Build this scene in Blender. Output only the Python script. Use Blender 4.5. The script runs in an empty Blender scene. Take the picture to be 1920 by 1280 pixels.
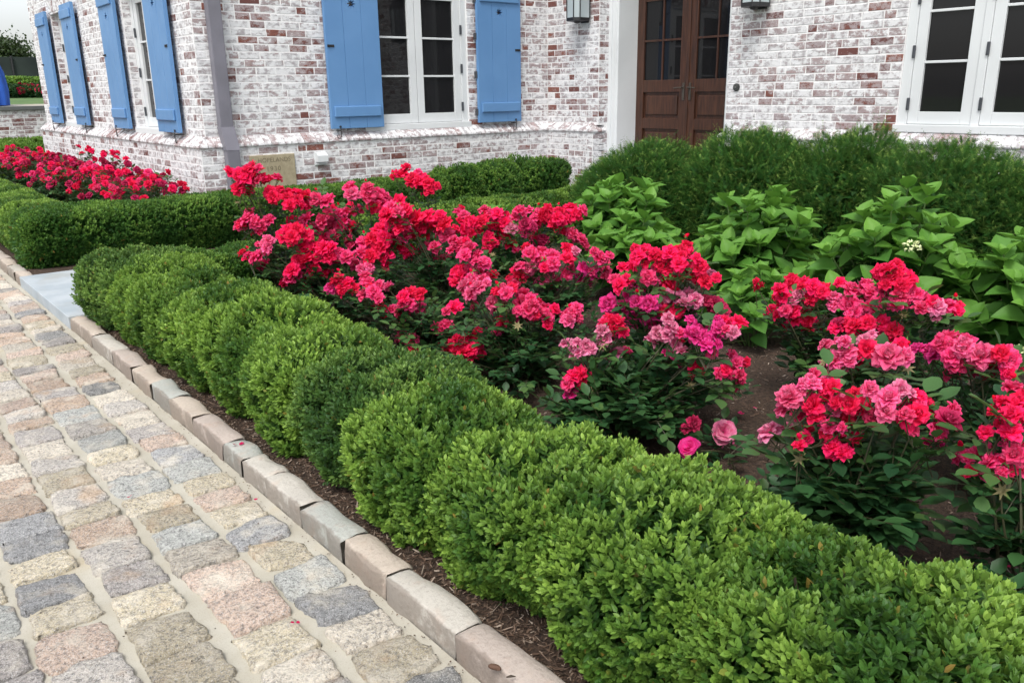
import bpy, math, random
import numpy as np
import bmesh
from mathutils import Vector, Matrix
C = bpy.context.scene
COL = C.collection
R = math.radians
# ------------------------------------------------------------------ camera
H = 1.28
FPX = 1559.4342
YAW, PITCH, ROLL = 0.67914707, 0.29201504, -0.01486311
def basis():
    f = np.array([math.sin(YAW)*math.cos(PITCH), math.cos(YAW)*math.cos(PITCH), -math.sin(PITCH)])
    r = np.array([math.cos(YAW), -math.sin(YAW), 0.0]); u = np.cross(r, f)
    return (r*math.cos(ROLL)+u*math.sin(ROLL), -r*math.sin(ROLL)+u*math.cos(ROLL), f)
CR, CU, CF = basis()
cam = bpy.data.cameras.new('camera'); camo = bpy.data.objects.new('camera', cam); COL.objects.link(camo)
m = Matrix(((CR[0], CU[0], -CF[0], 0), (CR[1], CU[1], -CF[1], 0), (CR[2], CU[2], -CF[2], H), (0, 0, 0, 1)))
camo.matrix_world = m
cam.sensor_width = 36.0; cam.lens = FPX/1920*36.0; cam.clip_start = 0.05; cam.clip_end = 600
C.camera = camo
def ray(x, y):
    return CF + CR*(x-960)/FPX - CU*(y-640)/FPX
def at_depth(x, y, d):            # point of the pixel's ray at horizontal distance d from the camera
    v = ray(x, y); t = d/math.hypot(v[0], v[1]); return np.array([v[0]*t, v[1]*t, H+v[2]*t])
# ------------------------------------------------------------------ light
SUN_EL, SUN_AZ = R(58), R(235)     # azimuth clockwise from +Y
w = bpy.data.worlds.new('World'); C.world = w; w.use_nodes = True
nt = w.node_tree; bg = nt.nodes['Background']
sky = nt.nodes.new('ShaderNodeTexSky'); sky.sky_type = 'NISHITA'; sky.sun_disc = False
sky.sun_elevation = SUN_EL; sky.sun_rotation = SUN_AZ; sky.air_density = 1.0; sky.dust_density = 3.0; sky.ozone_density = 1.0
hs = nt.nodes.new('ShaderNodeHueSaturation'); hs.inputs['Saturation'].default_value = 0.28
nt.links.new(sky.outputs[0], hs.inputs['Color']); nt.links.new(hs.outputs[0], bg.inputs['Color'])
bg.inputs['Strength'].default_value = 0.15
sl = bpy.data.lights.new('sun', 'SUN'); sl.energy = 1.0; sl.angle = R(16); sl.color = (1.0, 0.96, 0.90)
so = bpy.data.objects.new('sun', sl); COL.objects.link(so)
sd = Vector((math.sin(SUN_AZ)*math.cos(SUN_EL), math.cos(SUN_AZ)*math.cos(SUN_EL), math.sin(SUN_EL)))
so.rotation_euler = sd.to_track_quat('Z', 'Y').to_euler()
C.view_settings.view_transform = 'Standard'; C.view_settings.look = 'None'
C.view_settings.exposure = 0.92; C.view_settings.gamma = 1.0; C.view_settings.use_curve_mapping = False
C.render.engine = 'CYCLES'
C.cycles.max_bounces = 8; C.cycles.transparent_max_bounces = 8
# ------------------------------------------------------------------ helpers
rng = np.random.default_rng(7)
def srgb(r, g, b):
    return tuple(((c/255)/12.92 if c/255 <= .04045 else ((c/255+.055)/1.055)**2.4) for c in (r, g, b)) + (1.0,)
class N:                                   # tiny node-tree writer
    def __init__(s, name):
        s.m = bpy.data.materials.new(name); s.m.use_nodes = True; s.t = s.m.node_tree
        s.b = s.t.nodes['Principled BSDF']; s.out = s.t.nodes['Material Output']
    def n(s, typ, **k):
        x = s.t.nodes.new('ShaderNode'+typ)
        for a, v in k.items():
            if a.startswith('i_'): x.inputs[a[2:].replace('_', ' ')].default_value = v
            else: setattr(x, a, v)
        return x
    def l(s, a, b): s.t.links.new(a, b)
    def attr(s, name): return s.n('Attribute', attribute_name=name).outputs['Fac']
    def coord(s, kind='Object'): return s.n('TexCoord').outputs[kind]
    def noise(s, scale, detail=4, rough=.55, vec=None, dist=0.0):
        x = s.n('TexNoise'); x.inputs['Scale'].default_value = scale; x.inputs['Detail'].default_value = detail
        x.inputs['Roughness'].default_value = rough; x.inputs['Distortion'].default_value = dist
        s.l(vec if vec is not None else s.coord(), x.inputs['Vector']); return x.outputs['Fac']
    def ramp(s, fac, stops, interp='LINEAR'):
        x = s.n('ValToRGB'); cr = x.color_ramp; cr.interpolation = interp
        while len(cr.elements) < len(stops): cr.elements.new(0.5)
        for e, (p, c) in zip(cr.elements, stops): e.position = p; e.color = c if len(c) == 4 else (*c, 1)
        s.l(fac, x.inputs[0]); return x.outputs[0]
    def mix(s, fac, a, b, mode='MIX'):
        x = s.n('Mix', data_type='RGBA', blend_type=mode)
        if isinstance(fac, (int, float)): x.inputs[0].default_value = fac
        else: s.l(fac, x.inputs[0])
        for v, i in ((a, 6), (b, 7)):
            if isinstance(v, tuple): x.inputs[i].default_value = v
            else: s.l(v, x.inputs[i])
        return x.outputs[2]
    def math(s, op, a, b=0.0, clamp=False):
        x = s.n('Math', operation=op); x.use_clamp = clamp
        for v, i in ((a, 0), (b, 1)):
            if isinstance(v, (int, float)): x.inputs[i].default_value = v
            else: s.l(v, x.inputs[i])
        return x.outputs[0]
    def step(s, v, lo, hi):
        x = s.n('MapRange', interpolation_type='SMOOTHSTEP'); s.l(v, x.inputs[0])
        x.inputs[1].default_value = lo; x.inputs[2].default_value = hi; return x.outputs[0]
    def bump(s, h, strength, dist=.01):
        x = s.n('Bump'); x.inputs['Strength'].default_value = strength; x.inputs['Distance'].default_value = dist
        s.l(h, x.inputs['Height']); s.l(x.outputs[0], s.b.inputs['Normal']); return x
    def base(s, c):
        if isinstance(c, tuple): s.b.inputs['Base Color'].default_value = c
        else: s.l(c, s.b.inputs['Base Color'])
    def rough(s, v):
        if isinstance(v, (int, float)): s.b.inputs['Roughness'].default_value = v
        else: s.l(v, s.b.inputs['Roughness'])
    def translucent(s, col, amt):
        tr = s.n('BsdfTranslucent'); mx = s.n('MixShader'); mx.inputs[0].default_value = amt
        if isinstance(col, tuple): tr.inputs[0].default_value = col
        else: s.l(col, tr.inputs[0])
        s.l(s.b.outputs[0], mx.inputs[1]); s.l(tr.outputs[0], mx.inputs[2]); s.l(mx.outputs[0], s.out.inputs[0])

def mesh_np(name, V, faces, mats, attrs=None, smooth=True, midx=None):
    """V (n,3); faces list of int arrays (k,m) - one mesh data block"""
    me = bpy.data.meshes.new(name)
    V = np.asarray(V, dtype=np.float32)
    faces = [np.asarray(f, dtype=np.int32) for f in faces if len(f)]
    nl = sum(f.size for f in faces); nf = sum(len(f) for f in faces)
    me.vertices.add(len(V)); me.vertices.foreach_set('co', V.ravel())
    me.loops.add(nl); me.loops.foreach_set('vertex_index', np.concatenate([f.ravel() for f in faces]))
    me.polygons.add(nf)
    tot = np.concatenate([np.full(len(f), f.shape[1], dtype=np.int32) for f in faces])
    st = np.concatenate([[0], np.cumsum(tot)[:-1]]).astype(np.int32)
    me.polygons.foreach_set('loop_start', st); me.polygons.foreach_set('loop_total', tot)
    if midx is not None: me.polygons.foreach_set('material_index', np.asarray(midx, dtype=np.int32))
    me.update(calc_edges=True)
    me.polygons.foreach_set('use_smooth', np.full(nf, bool(smooth)))
    for k, v in (attrs or {}).items():
        a = me.attributes.new(k, 'FLOAT', 'POINT'); a.data.foreach_set('value', np.asarray(v, dtype=np.float32))
    for mt in (mats if isinstance(mats, (list, tuple)) else [mats]): me.materials.append(mt)
    return me
def link(name, me, parent=None, loc=None, rotz=0.0, scale=None):
    o = bpy.data.objects.new(name, me); COL.objects.link(o)
    if loc is not None: o.location = [float(q) for q in loc]
    if rotz: o.rotation_euler = (0, 0, rotz)
    if scale is not None: o.scale = scale
    if parent: o.parent = parent
    return o
def tag(o, label=None, cat=None, group=None, kind=None):
    if label: o['label'] = label
    if cat: o['category'] = cat
    if group: o['group'] = group
    if kind: o['kind'] = kind
    return o
def empty(name, label, cat, loc=(0, 0, 0), rotz=0, group=None):
    o = bpy.data.objects.new(name, None); COL.objects.link(o); o.location = [float(q) for q in loc]
    o.rotation_euler = (0, 0, rotz); o.empty_display_size = .1
    return tag(o, label, cat, group)
class MB:                                  # poly soup builder for hard things
    def __init__(s): s.V = []; s.F = []; s.A = []; s.a = 0.0
    def add(s, V, F):
        b = len(s.V); s.V += [tuple(v) for v in V]; s.F += [tuple(i+b for i in f) for f in F]; s.A += [s.a]*len(V)
    def box(s, x0, y0, z0, x1, y1, z1, bev=0.0):
        x0, x1 = min(x0, x1), max(x0, x1); y0, y1 = min(y0, y1), max(y0, y1); z0, z1 = min(z0, z1), max(z0, z1)
        if bev <= 0:
            V = [(x, y, z) for z in (z0, z1) for y in (y0, y1) for x in (x0, x1)]
            s.add(V, [(0, 2, 3, 1), (4, 5, 7, 6), (0, 1, 5, 4), (2, 6, 7, 3), (0, 4, 6, 2), (1, 3, 7, 5)]); return
        bm = __import__('bmesh').new()
        import bmesh
        r = bmesh.ops.create_cube(bm, size=1)
        for v in bm.verts: v.co = Vector(((x0+x1)/2+v.co.x*(x1-x0), (y0+y1)/2+v.co.y*(y1-y0), (z0+z1)/2+v.co.z*(z1-z0)))
        bmesh.ops.bevel(bm, geom=bm.edges[:], offset=min(bev, .45*min(x1-x0, y1-y0, z1-z0)), segments=2, affect='EDGES', profile=.5)
        bm.verts.ensure_lookup_table(); bm.verts.index_update()
        s.add([v.co[:] for v in bm.verts], [tuple(v.index for v in f.verts) for f in bm.faces]); bm.free()
    def tube(s, pts, rad, n=8, cap=True):
        pts = [Vector(p) for p in pts]; rad = rad if isinstance(rad, (list, tuple)) else [rad]*len(pts)
        V = []; F = []
        ref = Vector((0, 0, 1))
        for i, p in enumerate(pts):
            t = (pts[min(i+1, len(pts)-1)]-pts[max(i-1, 0)]).normalized()
            if abs(t.dot(ref)) > .95: ref = Vector((1, 0, 0))
            a = t.cross(ref).normalized(); b = t.cross(a)
            for k in range(n):
                th = 2*math.pi*k/n; V.append(p+(a*math.cos(th)+b*math.sin(th))*rad[i])
        for i in range(len(pts)-1):
            for k in range(n):
                F.append((i*n+k, i*n+(k+1) % n, (i+1)*n+(k+1) % n, (i+1)*n+k))
        if cap: F += [tuple(range(n)), tuple(range((len(pts)-1)*n, len(pts)*n))]
        s.add(V, F)
    def prism(s, poly, fn0, fn1):          # poly: 2D list; fn0/fn1 map 2D -> 3D
        n = len(poly); V = [fn0(*p) for p in poly]+[fn1(*p) for p in poly]
        s.add(V, [tuple(range(n)), tuple(range(2*n-1, n-1, -1))]+[(i, (i+1) % n, n+(i+1) % n, n+i) for i in range(n)])
    def lathe(s, prof, c=(0, 0, 0), n=16):
        V = [(c[0]+r*math.cos(2*math.pi*k/n), c[1]+r*math.sin(2*math.pi*k/n), c[2]+z) for r, z in prof for k in range(n)]
        F = [(i*n+k, i*n+(k+1) % n, (i+1)*n+(k+1) % n, (i+1)*n+k) for i in range(len(prof)-1) for k in range(n)]
        s.add(V, F+[tuple(range(n)), tuple(range((len(prof)-1)*n, len(prof)*n))])
    def build(s, name, mat, parent=None, smooth=False, attr=None):
        me = bpy.data.meshes.new(name); me.from_pydata([tuple(float(q) for q in v) for v in s.V], [], s.F); me.update()
        import bmesh
        bm = bmesh.new(); bm.from_mesh(me); bmesh.ops.recalc_face_normals(bm, faces=bm.faces); bm.to_mesh(me); bm.free()
        if attr:
            a = me.attributes.new(attr, 'FLOAT', 'POINT'); a.data.foreach_set('value', s.A)
        me.materials.append(mat)
        if smooth: me.polygons.foreach_set('use_smooth', [True]*len(me.polygons))
        return link(name, me, parent)
def unit(a): return a/np.maximum(np.linalg.norm(a, axis=-1, keepdims=True), 1e-9)
def lumps(P, seed, freq, n=6):
    r = np.random.default_rng(seed); out = np.zeros(len(P))
    for _ in range(n):
        k = r.normal(size=3)*freq; out += np.sin(P@k + r.uniform(0, 6.28))
    return out/n
def stamp(T, TF, O, Y, Z, S):
    """copy template verts T (k,3) (length along +Y, normal +Z) onto frames; returns V, faces"""
    Y = unit(Y); Z = unit(Z-(Z*Y).sum(1, keepdims=True)*Y); X = np.cross(Y, Z)
    S = np.asarray(S); S = S[:, None] if S.ndim == 1 else S
    V = O[:, None, :] + S[:, None, :]*(T[None, :, 0:1]*X[:, None, :]+T[None, :, 1:2]*Y[:, None, :]+T[None, :, 2:3]*Z[:, None, :])
    k = len(T); n = len(O); base = (np.arange(n)*k)[:, None, None]
    F = [(np.asarray(f)[None]+base).reshape(-1, np.asarray(f).shape[1]) for f in TF]
    return V.reshape(-1, 3), F
def merge(parts):
    V = []; by = {}; off = 0; A = {}
    for v, F, at in parts:
        V.append(v)
        for f in F: by.setdefault(f.shape[1], []).append(f+off)
        for k, a in at.items(): A.setdefault(k, []).append(a)
        off += len(v)
    return np.concatenate(V), [np.concatenate(x) for x in by.values()], {k: np.concatenate(x) for k, x in A.items()}
# ------------------------------------------------------------------ materials
def M_plain(name, col, rough=.5, bumps=0, bscale=200, var=.12, vscale=3):
    s = N(name); n = s.noise(vscale, 5)
    dark = tuple(c*(1-var) for c in col[:3])+(1,); light = tuple(min(1, c*(1+var)) for c in col[:3])+(1,)
    s.base(s.mix(s.step(n, .3, .7), dark, light)); s.rough(rough)
    if bumps: s.bump(s.noise(bscale, 3), bumps, .004)
    return s.m
def M_leaf(name, dark, mid, tipc, rough=.45, trans=.25, spec=.5):
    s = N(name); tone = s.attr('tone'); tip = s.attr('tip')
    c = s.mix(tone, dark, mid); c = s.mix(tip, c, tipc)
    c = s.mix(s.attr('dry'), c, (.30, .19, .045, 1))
    s.base(c); s.rough(rough); s.b.inputs['Specular IOR Level'].default_value = spec
    s.translucent(s.mix(.5, c, tipc), trans); return s.m
m_box = M_leaf('boxwood_leaf', (.022, .075, .015, 1), (.090, .215, .032, 1), (.33, .50, .085, 1), .5, .32, .35)
m_boxm = M_leaf('dull_boxwood_leaf', (.024, .074, .018, 1), (.085, .19, .038, 1), (.25, .39, .08, 1), .5, .3, .35)
m_boxd = M_leaf('dark_boxwood_leaf', (.022, .080, .015, 1), (.078, .195, .030, 1), (.25, .41, .07, 1), .5, .3, .3)
m_yew = M_leaf('yew_needle', (.014, .060, .011, 1), (.056, .165, .024, 1), (.36, .52, .12, 1), .6, .25, .15)
m_rose = M_leaf('rose_leaf', (.013, .050, .019, 1), (.040, .115, .036, 1), (.13, .23, .05, 1), .45, .25, .3)
m_hyd = M_leaf('hydrangea_leaf', (.034, .120, .020, 1), (.078, .225, .032, 1), (.18, .37, .052, 1), .55, .3, .3)
m_lime = M_leaf('lime_foliage', (.07, .17, .02, 1), (.16, .32, .04, 1), (.3, .45, .08, 1), .5, .3)
m_tree = M_leaf('tree_leaf', (.012, .03, .01, 1), (.04, .075, .02, 1), (.08, .12, .03, 1), .5, .2)
m_twig = M_plain('twig_bark', (.045, .032, .022, 1), .8, .4, 80)
m_stem = M_plain('green_stem', (.07, .13, .03, 1), .6)
m_cane = M_plain('rose_cane', (.05, .05, .022, 1), .6)
m_white = M_plain('white_paint', (.64, .66, .67, 1), .35, .05, 40, .04, 2)
m_blue = N('blue_shutter_paint'); m_blue.base(m_blue.mix(m_blue.step(m_blue.noise(2.5, 6), .3, .7), (.100, .230, .45, 1), (.116, .255, .485, 1))); m_blue.rough(m_blue.mix(m_blue.noise(8, 5), (.35, .35, .35, 1), (.6, .6, .6, 1)))
m_blue.bump(m_blue.noise(60, 3), .05, .003); m_blue = m_blue.m
m_iron = M_plain('black_iron', (.015, .015, .017, 1), .45, .2, 150)
m_hinge = M_plain('dark_hinge_metal', (.05, .055, .065, 1), .4)
m_pipe = M_plain('grey_metal_pipe', (.17, .165, .195, 1), .42, .06, 30, .10, 4)
m_tan = N('sandstone'); m_tan.base(m_tan.mix(m_tan.step(m_tan.noise(25, 8, .7), .3, .7), (.30, .255, .165, 1), (.40, .345, .235, 1))); m_tan.rough(.9); m_tan.bump(m_tan.noise(180, 5), .3, .003); m_tan = m_tan.m
m_letter = M_plain('carved_shadowed_letters', (.17, .14, .09, 1), .9)
m_wood = N('dark_stained_wood')
_mp = m_wood.n('Mapping'); _mp.inputs['Scale'].default_value = (14, 14, 1.2); m_wood.l(m_wood.coord(), _mp.inputs[0])
_w = m_wood.noise(3, 8, .65, _mp.outputs[0], .6)
m_wood.base(m_wood.mix(m_wood.step(_w, .3, .7), (.026, .010, .006, 1), (.074, .028, .014, 1))); m_wood.rough(.42); m_wood.bump(_w, .15, .003); m_wood = m_wood.m
m_glass = N('dark_window_glass'); m_glass.base((.010, .010, .011, 1)); m_glass.rough(.03); m_glass.b.inputs['IOR'].default_value = 1.38
m_glass.bump(m_glass.noise(1.7, 2), .02, .02); m_glass = m_glass.m
m_frost = M_plain('seeded_lantern_glass', (.42, .48, .50, 1), .15, .1, 60)
# brick: per-brick attribute 'bk' (0..1) drives how much whitewash is worn off
s = N('whitewashed_brick')
bk = s.attr('bk'); hue = s.attr('hue')
co = s.coord()
_m2 = s.n('Mapping'); _m2.inputs['Scale'].default_value = (1, 1, 1.6); s.l(co, _m2.inputs[0])
n1 = s.noise(17, 6, .62, _m2.outputs[0]); n2 = s.noise(110, 4, .65, _m2.outputs[0]); n3 = s.noise(2.2, 3, .5)
red = s.mix(hue, (.150, .056, .046, 1), (.30, .105, .066, 1)); red = s.mix(s.step(n2, .35, .7), red, (.115, .048, .048, 1))
wash = s.mix(s.step(n1, .42, .64), (.70, .70, .71, 1), (.37, .35, .362, 1))
cov = s.math('ADD', s.math('ADD', bk, s.math('MULTIPLY', s.math('SUBTRACT', n1, .5), 1.9)), s.math('ADD', s.math('MULTIPLY', s.math('SUBTRACT', n2, .5), .75), s.math('MULTIPLY', s.math('SUBTRACT', n3, .5), .9)))
semi = s.mix(.56, red, (.47, .445, .46, 1))
c = s.mix(s.step(cov, .30, .58), wash, semi); c = s.mix(s.step(cov, .70, .98), c, red)
s.base(c); s.rough(.88); s.bump(s.math('ADD', s.math('MULTIPLY', n1, .6), n2), .55, .006); m_brick = s.m
s = N('white_mortar'); n1 = s.noise(40, 6, .65); s.base(s.mix(s.step(n1, .3, .8), (.80, .80, .80, 1), (.68, .66, .66, 1))); s.rough(.9); s.bump(n1, .6, .006); m_mortar = s.m
# paving stone: 'pal' picks the stone colour
s = N('granite_setts')
pal = s.attr('pal'); br = s.attr('br')
co = s.coord()
base = s.ramp(pal, [(0, srgb(148, 149, 150)), (.10, srgb(174, 166, 156)), (.22, srgb(190, 162, 140)), (.38, srgb(158, 150, 144)), (.48, srgb(180, 166, 134)), (.66, srgb(196, 184, 164)), (.80, srgb(164, 166, 160)), (.88, srgb(180, 150, 122)), (.95, srgb(122, 122, 120))], 'CONSTANT')
vor = s.n('TexVoronoi'); vor.inputs['Scale'].default_value = 210; s.l(co, vor.inputs['Vector'])
grain = s.noise(95, 6, .75); blotch = s.noise(9, 5, .6); fine = s.noise(300, 3, .7)
c = s.mix(s.step(grain, .42, .66), base, s.mix(.80, base, (.050, .048, .050, 1)))
c = s.mix(s.math('MULTIPLY', s.step(fine, .50, .66), .7), c, (.66, .64, .62, 1))
c = s.mix(s.math('MULTIPLY', s.step(blotch, .48, .70), .7), c, srgb(200, 191, 174))
c = s.mix(s.math('MULTIPLY', s.step(s.noise(5, 4), .56, .72), .6), c, srgb(176, 140, 98))
hsn = s.n('HueSaturation'); hsn.inputs['Saturation'].default_value = .82; s.l(c, hsn.inputs['Color']); s.l(br, hsn.inputs['Value']); s.base(hsn.outputs[0]); s.rough(.8)
s.bump(s.math('ADD', grain, s.math('MULTIPLY', s.noise(28, 5, .6), 2.6)), 1.0, .008); m_sett = s.m
s = N('sandy_grout'); n1 = s.noise(6, 6, .6); n2 = s.noise(220, 4, .7)
c = s.mix(s.step(n1, .35, .7), srgb(165, 160, 146), srgb(178, 174, 162)); c = s.mix(s.math('MULTIPLY', s.step(s.noise(2.3, 4), .55, .72), .6), c, srgb(172, 155, 118))
c = s.mix(s.math('MULTIPLY', s.step(n2, .54, .70), .55), c, srgb(128, 118, 102)); s.base(c); s.rough(.92); s.bump(n2, .35, .004); m_grout = s.m
s = N('kerb_granite'); pal = s.attr('pal')
base = s.ramp(pal, [(0, srgb(180, 168, 155)), (.25, srgb(164, 166, 160)), (.45, srgb(182, 177, 168)), (.65, srgb(172, 160, 151)), (.85, srgb(170, 165, 155))], 'CONSTANT')
g = s.noise(80, 6, .7); bl = s.noise(14, 5, .6)
c = s.mix(s.step(g, .45, .8), base, s.mix(.5, base, (.18, .14, .12, 1))); c = s.mix(s.math('MULTIPLY', s.step(bl, .5, .72), .35), c, srgb(178, 152, 134))
sx = s.n('SeparateXYZ'); s.l(s.coord(), sx.inputs[0])
side = s.step(s.math('ADD', sx.outputs[0], s.math('MULTIPLY', s.math('SUBTRACT', s.noise(22, 6, .7), .5), .030)), .002, .012)
c = s.mix(side, s.mix(.62, c, (.135, .105, .082, 1)), c)        # front faces mixed towards dark brown along a ragged edge, tops left pale
s.base(c); s.rough(.82); s.bump(s.math('ADD', g, s.math('MULTIPLY', bl, 1.5)), .6, .006); m_kerb = s.m
m_slab = N('bluestone'); _n = m_slab.noise(5, 6, .6); _n2 = m_slab.noise(2.2, 7, .7); m_slab.base(m_slab.mix(m_slab.math('MULTIPLY', m_slab.step(_n2, .5, .7), .5), m_slab.mix(m_slab.step(_n, .3, .7), srgb(150, 160, 167), srgb(170, 177, 182)), srgb(150, 148, 138))); m_slab.rough(.75); m_slab.bump(m_slab.noise(150, 5), .15, .003); m_slab = m_slab.m
s = N('bark_mulch_ground'); n1 = s.noise(70, 6, .7); n2 = s.noise(9, 4)
s.base(s.mix(s.step(n1, .3, .75), (.028, .016, .010, 1), (.115, .070, .045, 1))); s.rough(.95); s.bump(n1, 1.0, .02); m_mulch = s.m
s = N('bark_chip'); tone = s.attr('tone'); s.base(s.ramp(tone, [(0, (.022, .013, .009, 1)), (.5, (.10, .058, .036, 1)), (.85, (.19, .135, .10, 1)), (1, (.38, .31, .25, 1))])); s.rough(.9); m_chip = s.m
def M_petal(name, a, b, streak):
    s = N(name); p = s.attr('pt'); e = s.attr('edge')
    oi = s.n('ObjectInfo').outputs['Random']
    c = s.mix(p, a, b)
    st = s.math('MULTIPLY', s.step(s.math('ADD', s.noise(120, 3, .6), s.math('MULTIPLY', e, .25)), .62, .84), .65)
    c = s.mix(st, c, streak)
    h = s.n('HueSaturation'); s.l(c, h.inputs['Color'])
    mr = s.n('MapRange'); s.l(oi, mr.inputs[0]); mr.inputs[3].default_value = .490; mr.inputs[4].default_value = .502; s.l(mr.outputs[0], h.inputs['Hue'])
    mv = s.n('MapRange'); s.l(oi, mv.inputs[0]); mv.inputs[3].default_value = 1.15; mv.inputs[4].default_value = .92; s.l(mv.outputs[0], h.inputs['Value'])
    s.base(h.outputs[0]); s.rough(.7); s.b.inputs['Specular IOR Level'].default_value = .12
    s.translucent(h.outputs[0], .38); return s.m
PET = {'R': M_petal('red_petal', (.74, .003, .036, 1), (.90, .009, .080, 1), (.90, .07, .20, 1)),
       'K': M_petal('crimson_pink_petal', (.68, .004, .072, 1), (.86, .018, .150, 1), (.90, .24, .44, 1)),
       'P': M_petal('rose_pink_petal', (.70, .012, .110, 1), (.84, .065, .24, 1), (.90, .40, .56, 1)),
       'M': M_petal('magenta_petal', (.64, .004, .125, 1), (.78, .020, .24, 1), (.84, .16, .44, 1)),
       'F': M_petal('faded_pink_petal', (.62, .030, .17, 1), (.80, .17, .36, 1), (.90, .62, .66, 1)),
       'D': M_petal('dark_rose_petal', (.36, .003, .040, 1), (.56, .010, .085, 1), (.60, .10, .20, 1))}
# ------------------------------------------------------------------ brick walls
ZT = 3.6                  # walls are built to here, well above the frame
CO = .0677                # brick course
ZB = .812                 # underside of the moulded band
OFF = .082                 # how far the plinth stands proud of the upper wall
class Bricks:
    def __init__(s, seed, worn=0.0): s.worn = worn; s.r = random.Random(seed); s.mb = MB(); s.V = []; s.F = []; s.bk = []; s.hue = []
    def brick(s, fn, a0, a1, z0, z1, d=0.0):
        """fn(a, depth, z) -> world; depth + = outward"""
        r = s.r; j = lambda q: r.uniform(-q, q)
        d = d+.0018+j(.0012); e = .004
        c = [(a0+j(.003), z0+j(.002)), (a1+j(.003), z0+j(.002)), (a1+j(.003), z1+j(.002)), (a0+j(.003), z1+j(.002))]
        cm = ((a0+a1)/2, (z0+z1)/2)
        V = [fn(a, -.012, z) for a, z in c]
        V += [fn(a, d-.002, z) for a, z in c]
        V += [fn(a+(e if a < cm[0] else -e), d+j(.001), z+(e if z < cm[1] else -e)) for a, z in c]
        b = len(s.V); s.V += V
        for k in range(4):
            q = (k+1) % 4; s.F.append((b+k, b+q, b+4+q, b+4+k)); s.F.append((b+4+k, b+4+q, b+8+q, b+8+k))
        s.F.append((b+8, b+9, b+10, b+11))
        u = r.random(); bk = r.uniform(-.10, .40) if u < .60 else (r.uniform(.34, .70) if u < .90 else r.uniform(.70, 1.0))
        bk += s.worn; s.bk += [bk]*12; s.hue += [r.random()]*12
    def wall(s, fn, a0, a1, z0, z1, holes=(), plain0=0):
        n = round((z1-z0)/CO); g = .0095
        for k in range(n):
            zz0 = z0+k*CO+g/2; zz1 = z0+(k+1)*CO-g/2; zc = (zz0+zz1)/2
            spans = [(a0, a1)]
            for (h0, h1, hz0, hz1) in holes:
                if hz0 < zc < hz1:
                    ns = []
                    for p, q in spans:
                        if h1 <= p or h0 >= q: ns.append((p, q)); continue
                        if h0 > p: ns.append((p, h0))
                        if h1 < q: ns.append((h1, q))
                    spans = ns
            for p, q in spans:
                a = p; first = True
                while a < q-.02:
                    L = s.r.choice((.197, .197, .197, .097, .197, .15)) + s.r.uniform(-.006, .006)
                    if first: L = (.197, .097, .15)[k % 3]; first = False
                    e = min(a+L, q)
                    if q-e < .045: e = q
                    s.brick(fn, a+g/2, e-g/2, zz0, zz1); a = e
    def build(s, parent, name='brick_face'):
        me = bpy.data.meshes.new(name); me.from_pydata([tuple(map(float, v)) for v in s.V], [], s.F); me.update()
        import bmesh
        bm = bmesh.new(); bm.from_mesh(me); bmesh.ops.recalc_face_normals(bm, faces=bm.faces); bm.to_mesh(me); bm.free()
        for k, v in (('bk', s.bk), ('hue', s.hue)):
            a = me.attributes.new(k, 'FLOAT', 'POINT'); a.data.foreach_set('value', v)
        me.materials.append(m_brick); return link(name, me, parent)
XS, YF, XM = 2.664, 7.726, 6.831           # plinth planes: side wall, wing front, main front
xs, yf, xm = XS+OFF, YF+OFF, XM+OFF        # upper wall planes
YE = 14.55                                 # far end of the wing
YD0, YD1 = 5.20, 6.95                      # porch opening in the main wall
house = empty('brick_house', 'whitewashed brick house with blue shutters, white windows and a dark wood double door', 'house', (xs, yf, 0))
def under(o): o.parent = house; o.matrix_parent_inverse = Matrix.Translation(-Vector(house.location)); return o
def fside(x): return lambda a, d, z: (x-d, a, z)          # wall facing -X, a = y
def ffront(y): return lambda a, d, z: (a, y-d, z)         # wall facing -Y, a = x
WIN = {'z0': .965, 'z1': 2.36}
hole_f = [(4.42, 5.73, .90, 2.37)]
hole_s = [(8.93, 9.86, .90, 2.37), (12.28, 13.16, .90, 2.37)]
hole_m = [(1.16, 3.49, .90, 2.37)]
B = Bricks(11, -.10)
ZU = ZB+CO*1.55                             # upper wall starts on top of the band
B.wall(fside(xs), yf, YE-.06, ZU, ZT, hole_s)
B.wall(fside(XS), YF, YE, .0, ZB)
for yj in (9.86, 13.16): B.wall(ffront(yj), xs+.004, xs+.088, ZU, 2.37)
B.worn = .02
B.wall(ffront(yf), xs, xm, ZU, ZT, hole_f)
B.wall(ffront(YF), XS, XM, .0, ZB)
under(B.build(None, 'wall'))['label'] = 'whitewashed brick of the projecting wing'
B2 = Bricks(23, .05)
B2.wall(fside(xm), YD1, yf, ZU, ZT)
B2.wall(fside(XM), YD1, YF, .0, ZB)
B2.wall(ffront(YD1), xm, xm+.16, ZU, ZT)
B2.wall(ffront(YD1-.001), XM, xm+.15, .0, ZB)
B2.wall(fside(xm), -2.6, YD0, ZU, ZT, hole_m)
B2.wall(fside(XM), -2.6, YD0, .0, ZB)
under(B2.build(None, 'wall'))['label'] = 'whitewashed brick of the main front'
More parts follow.
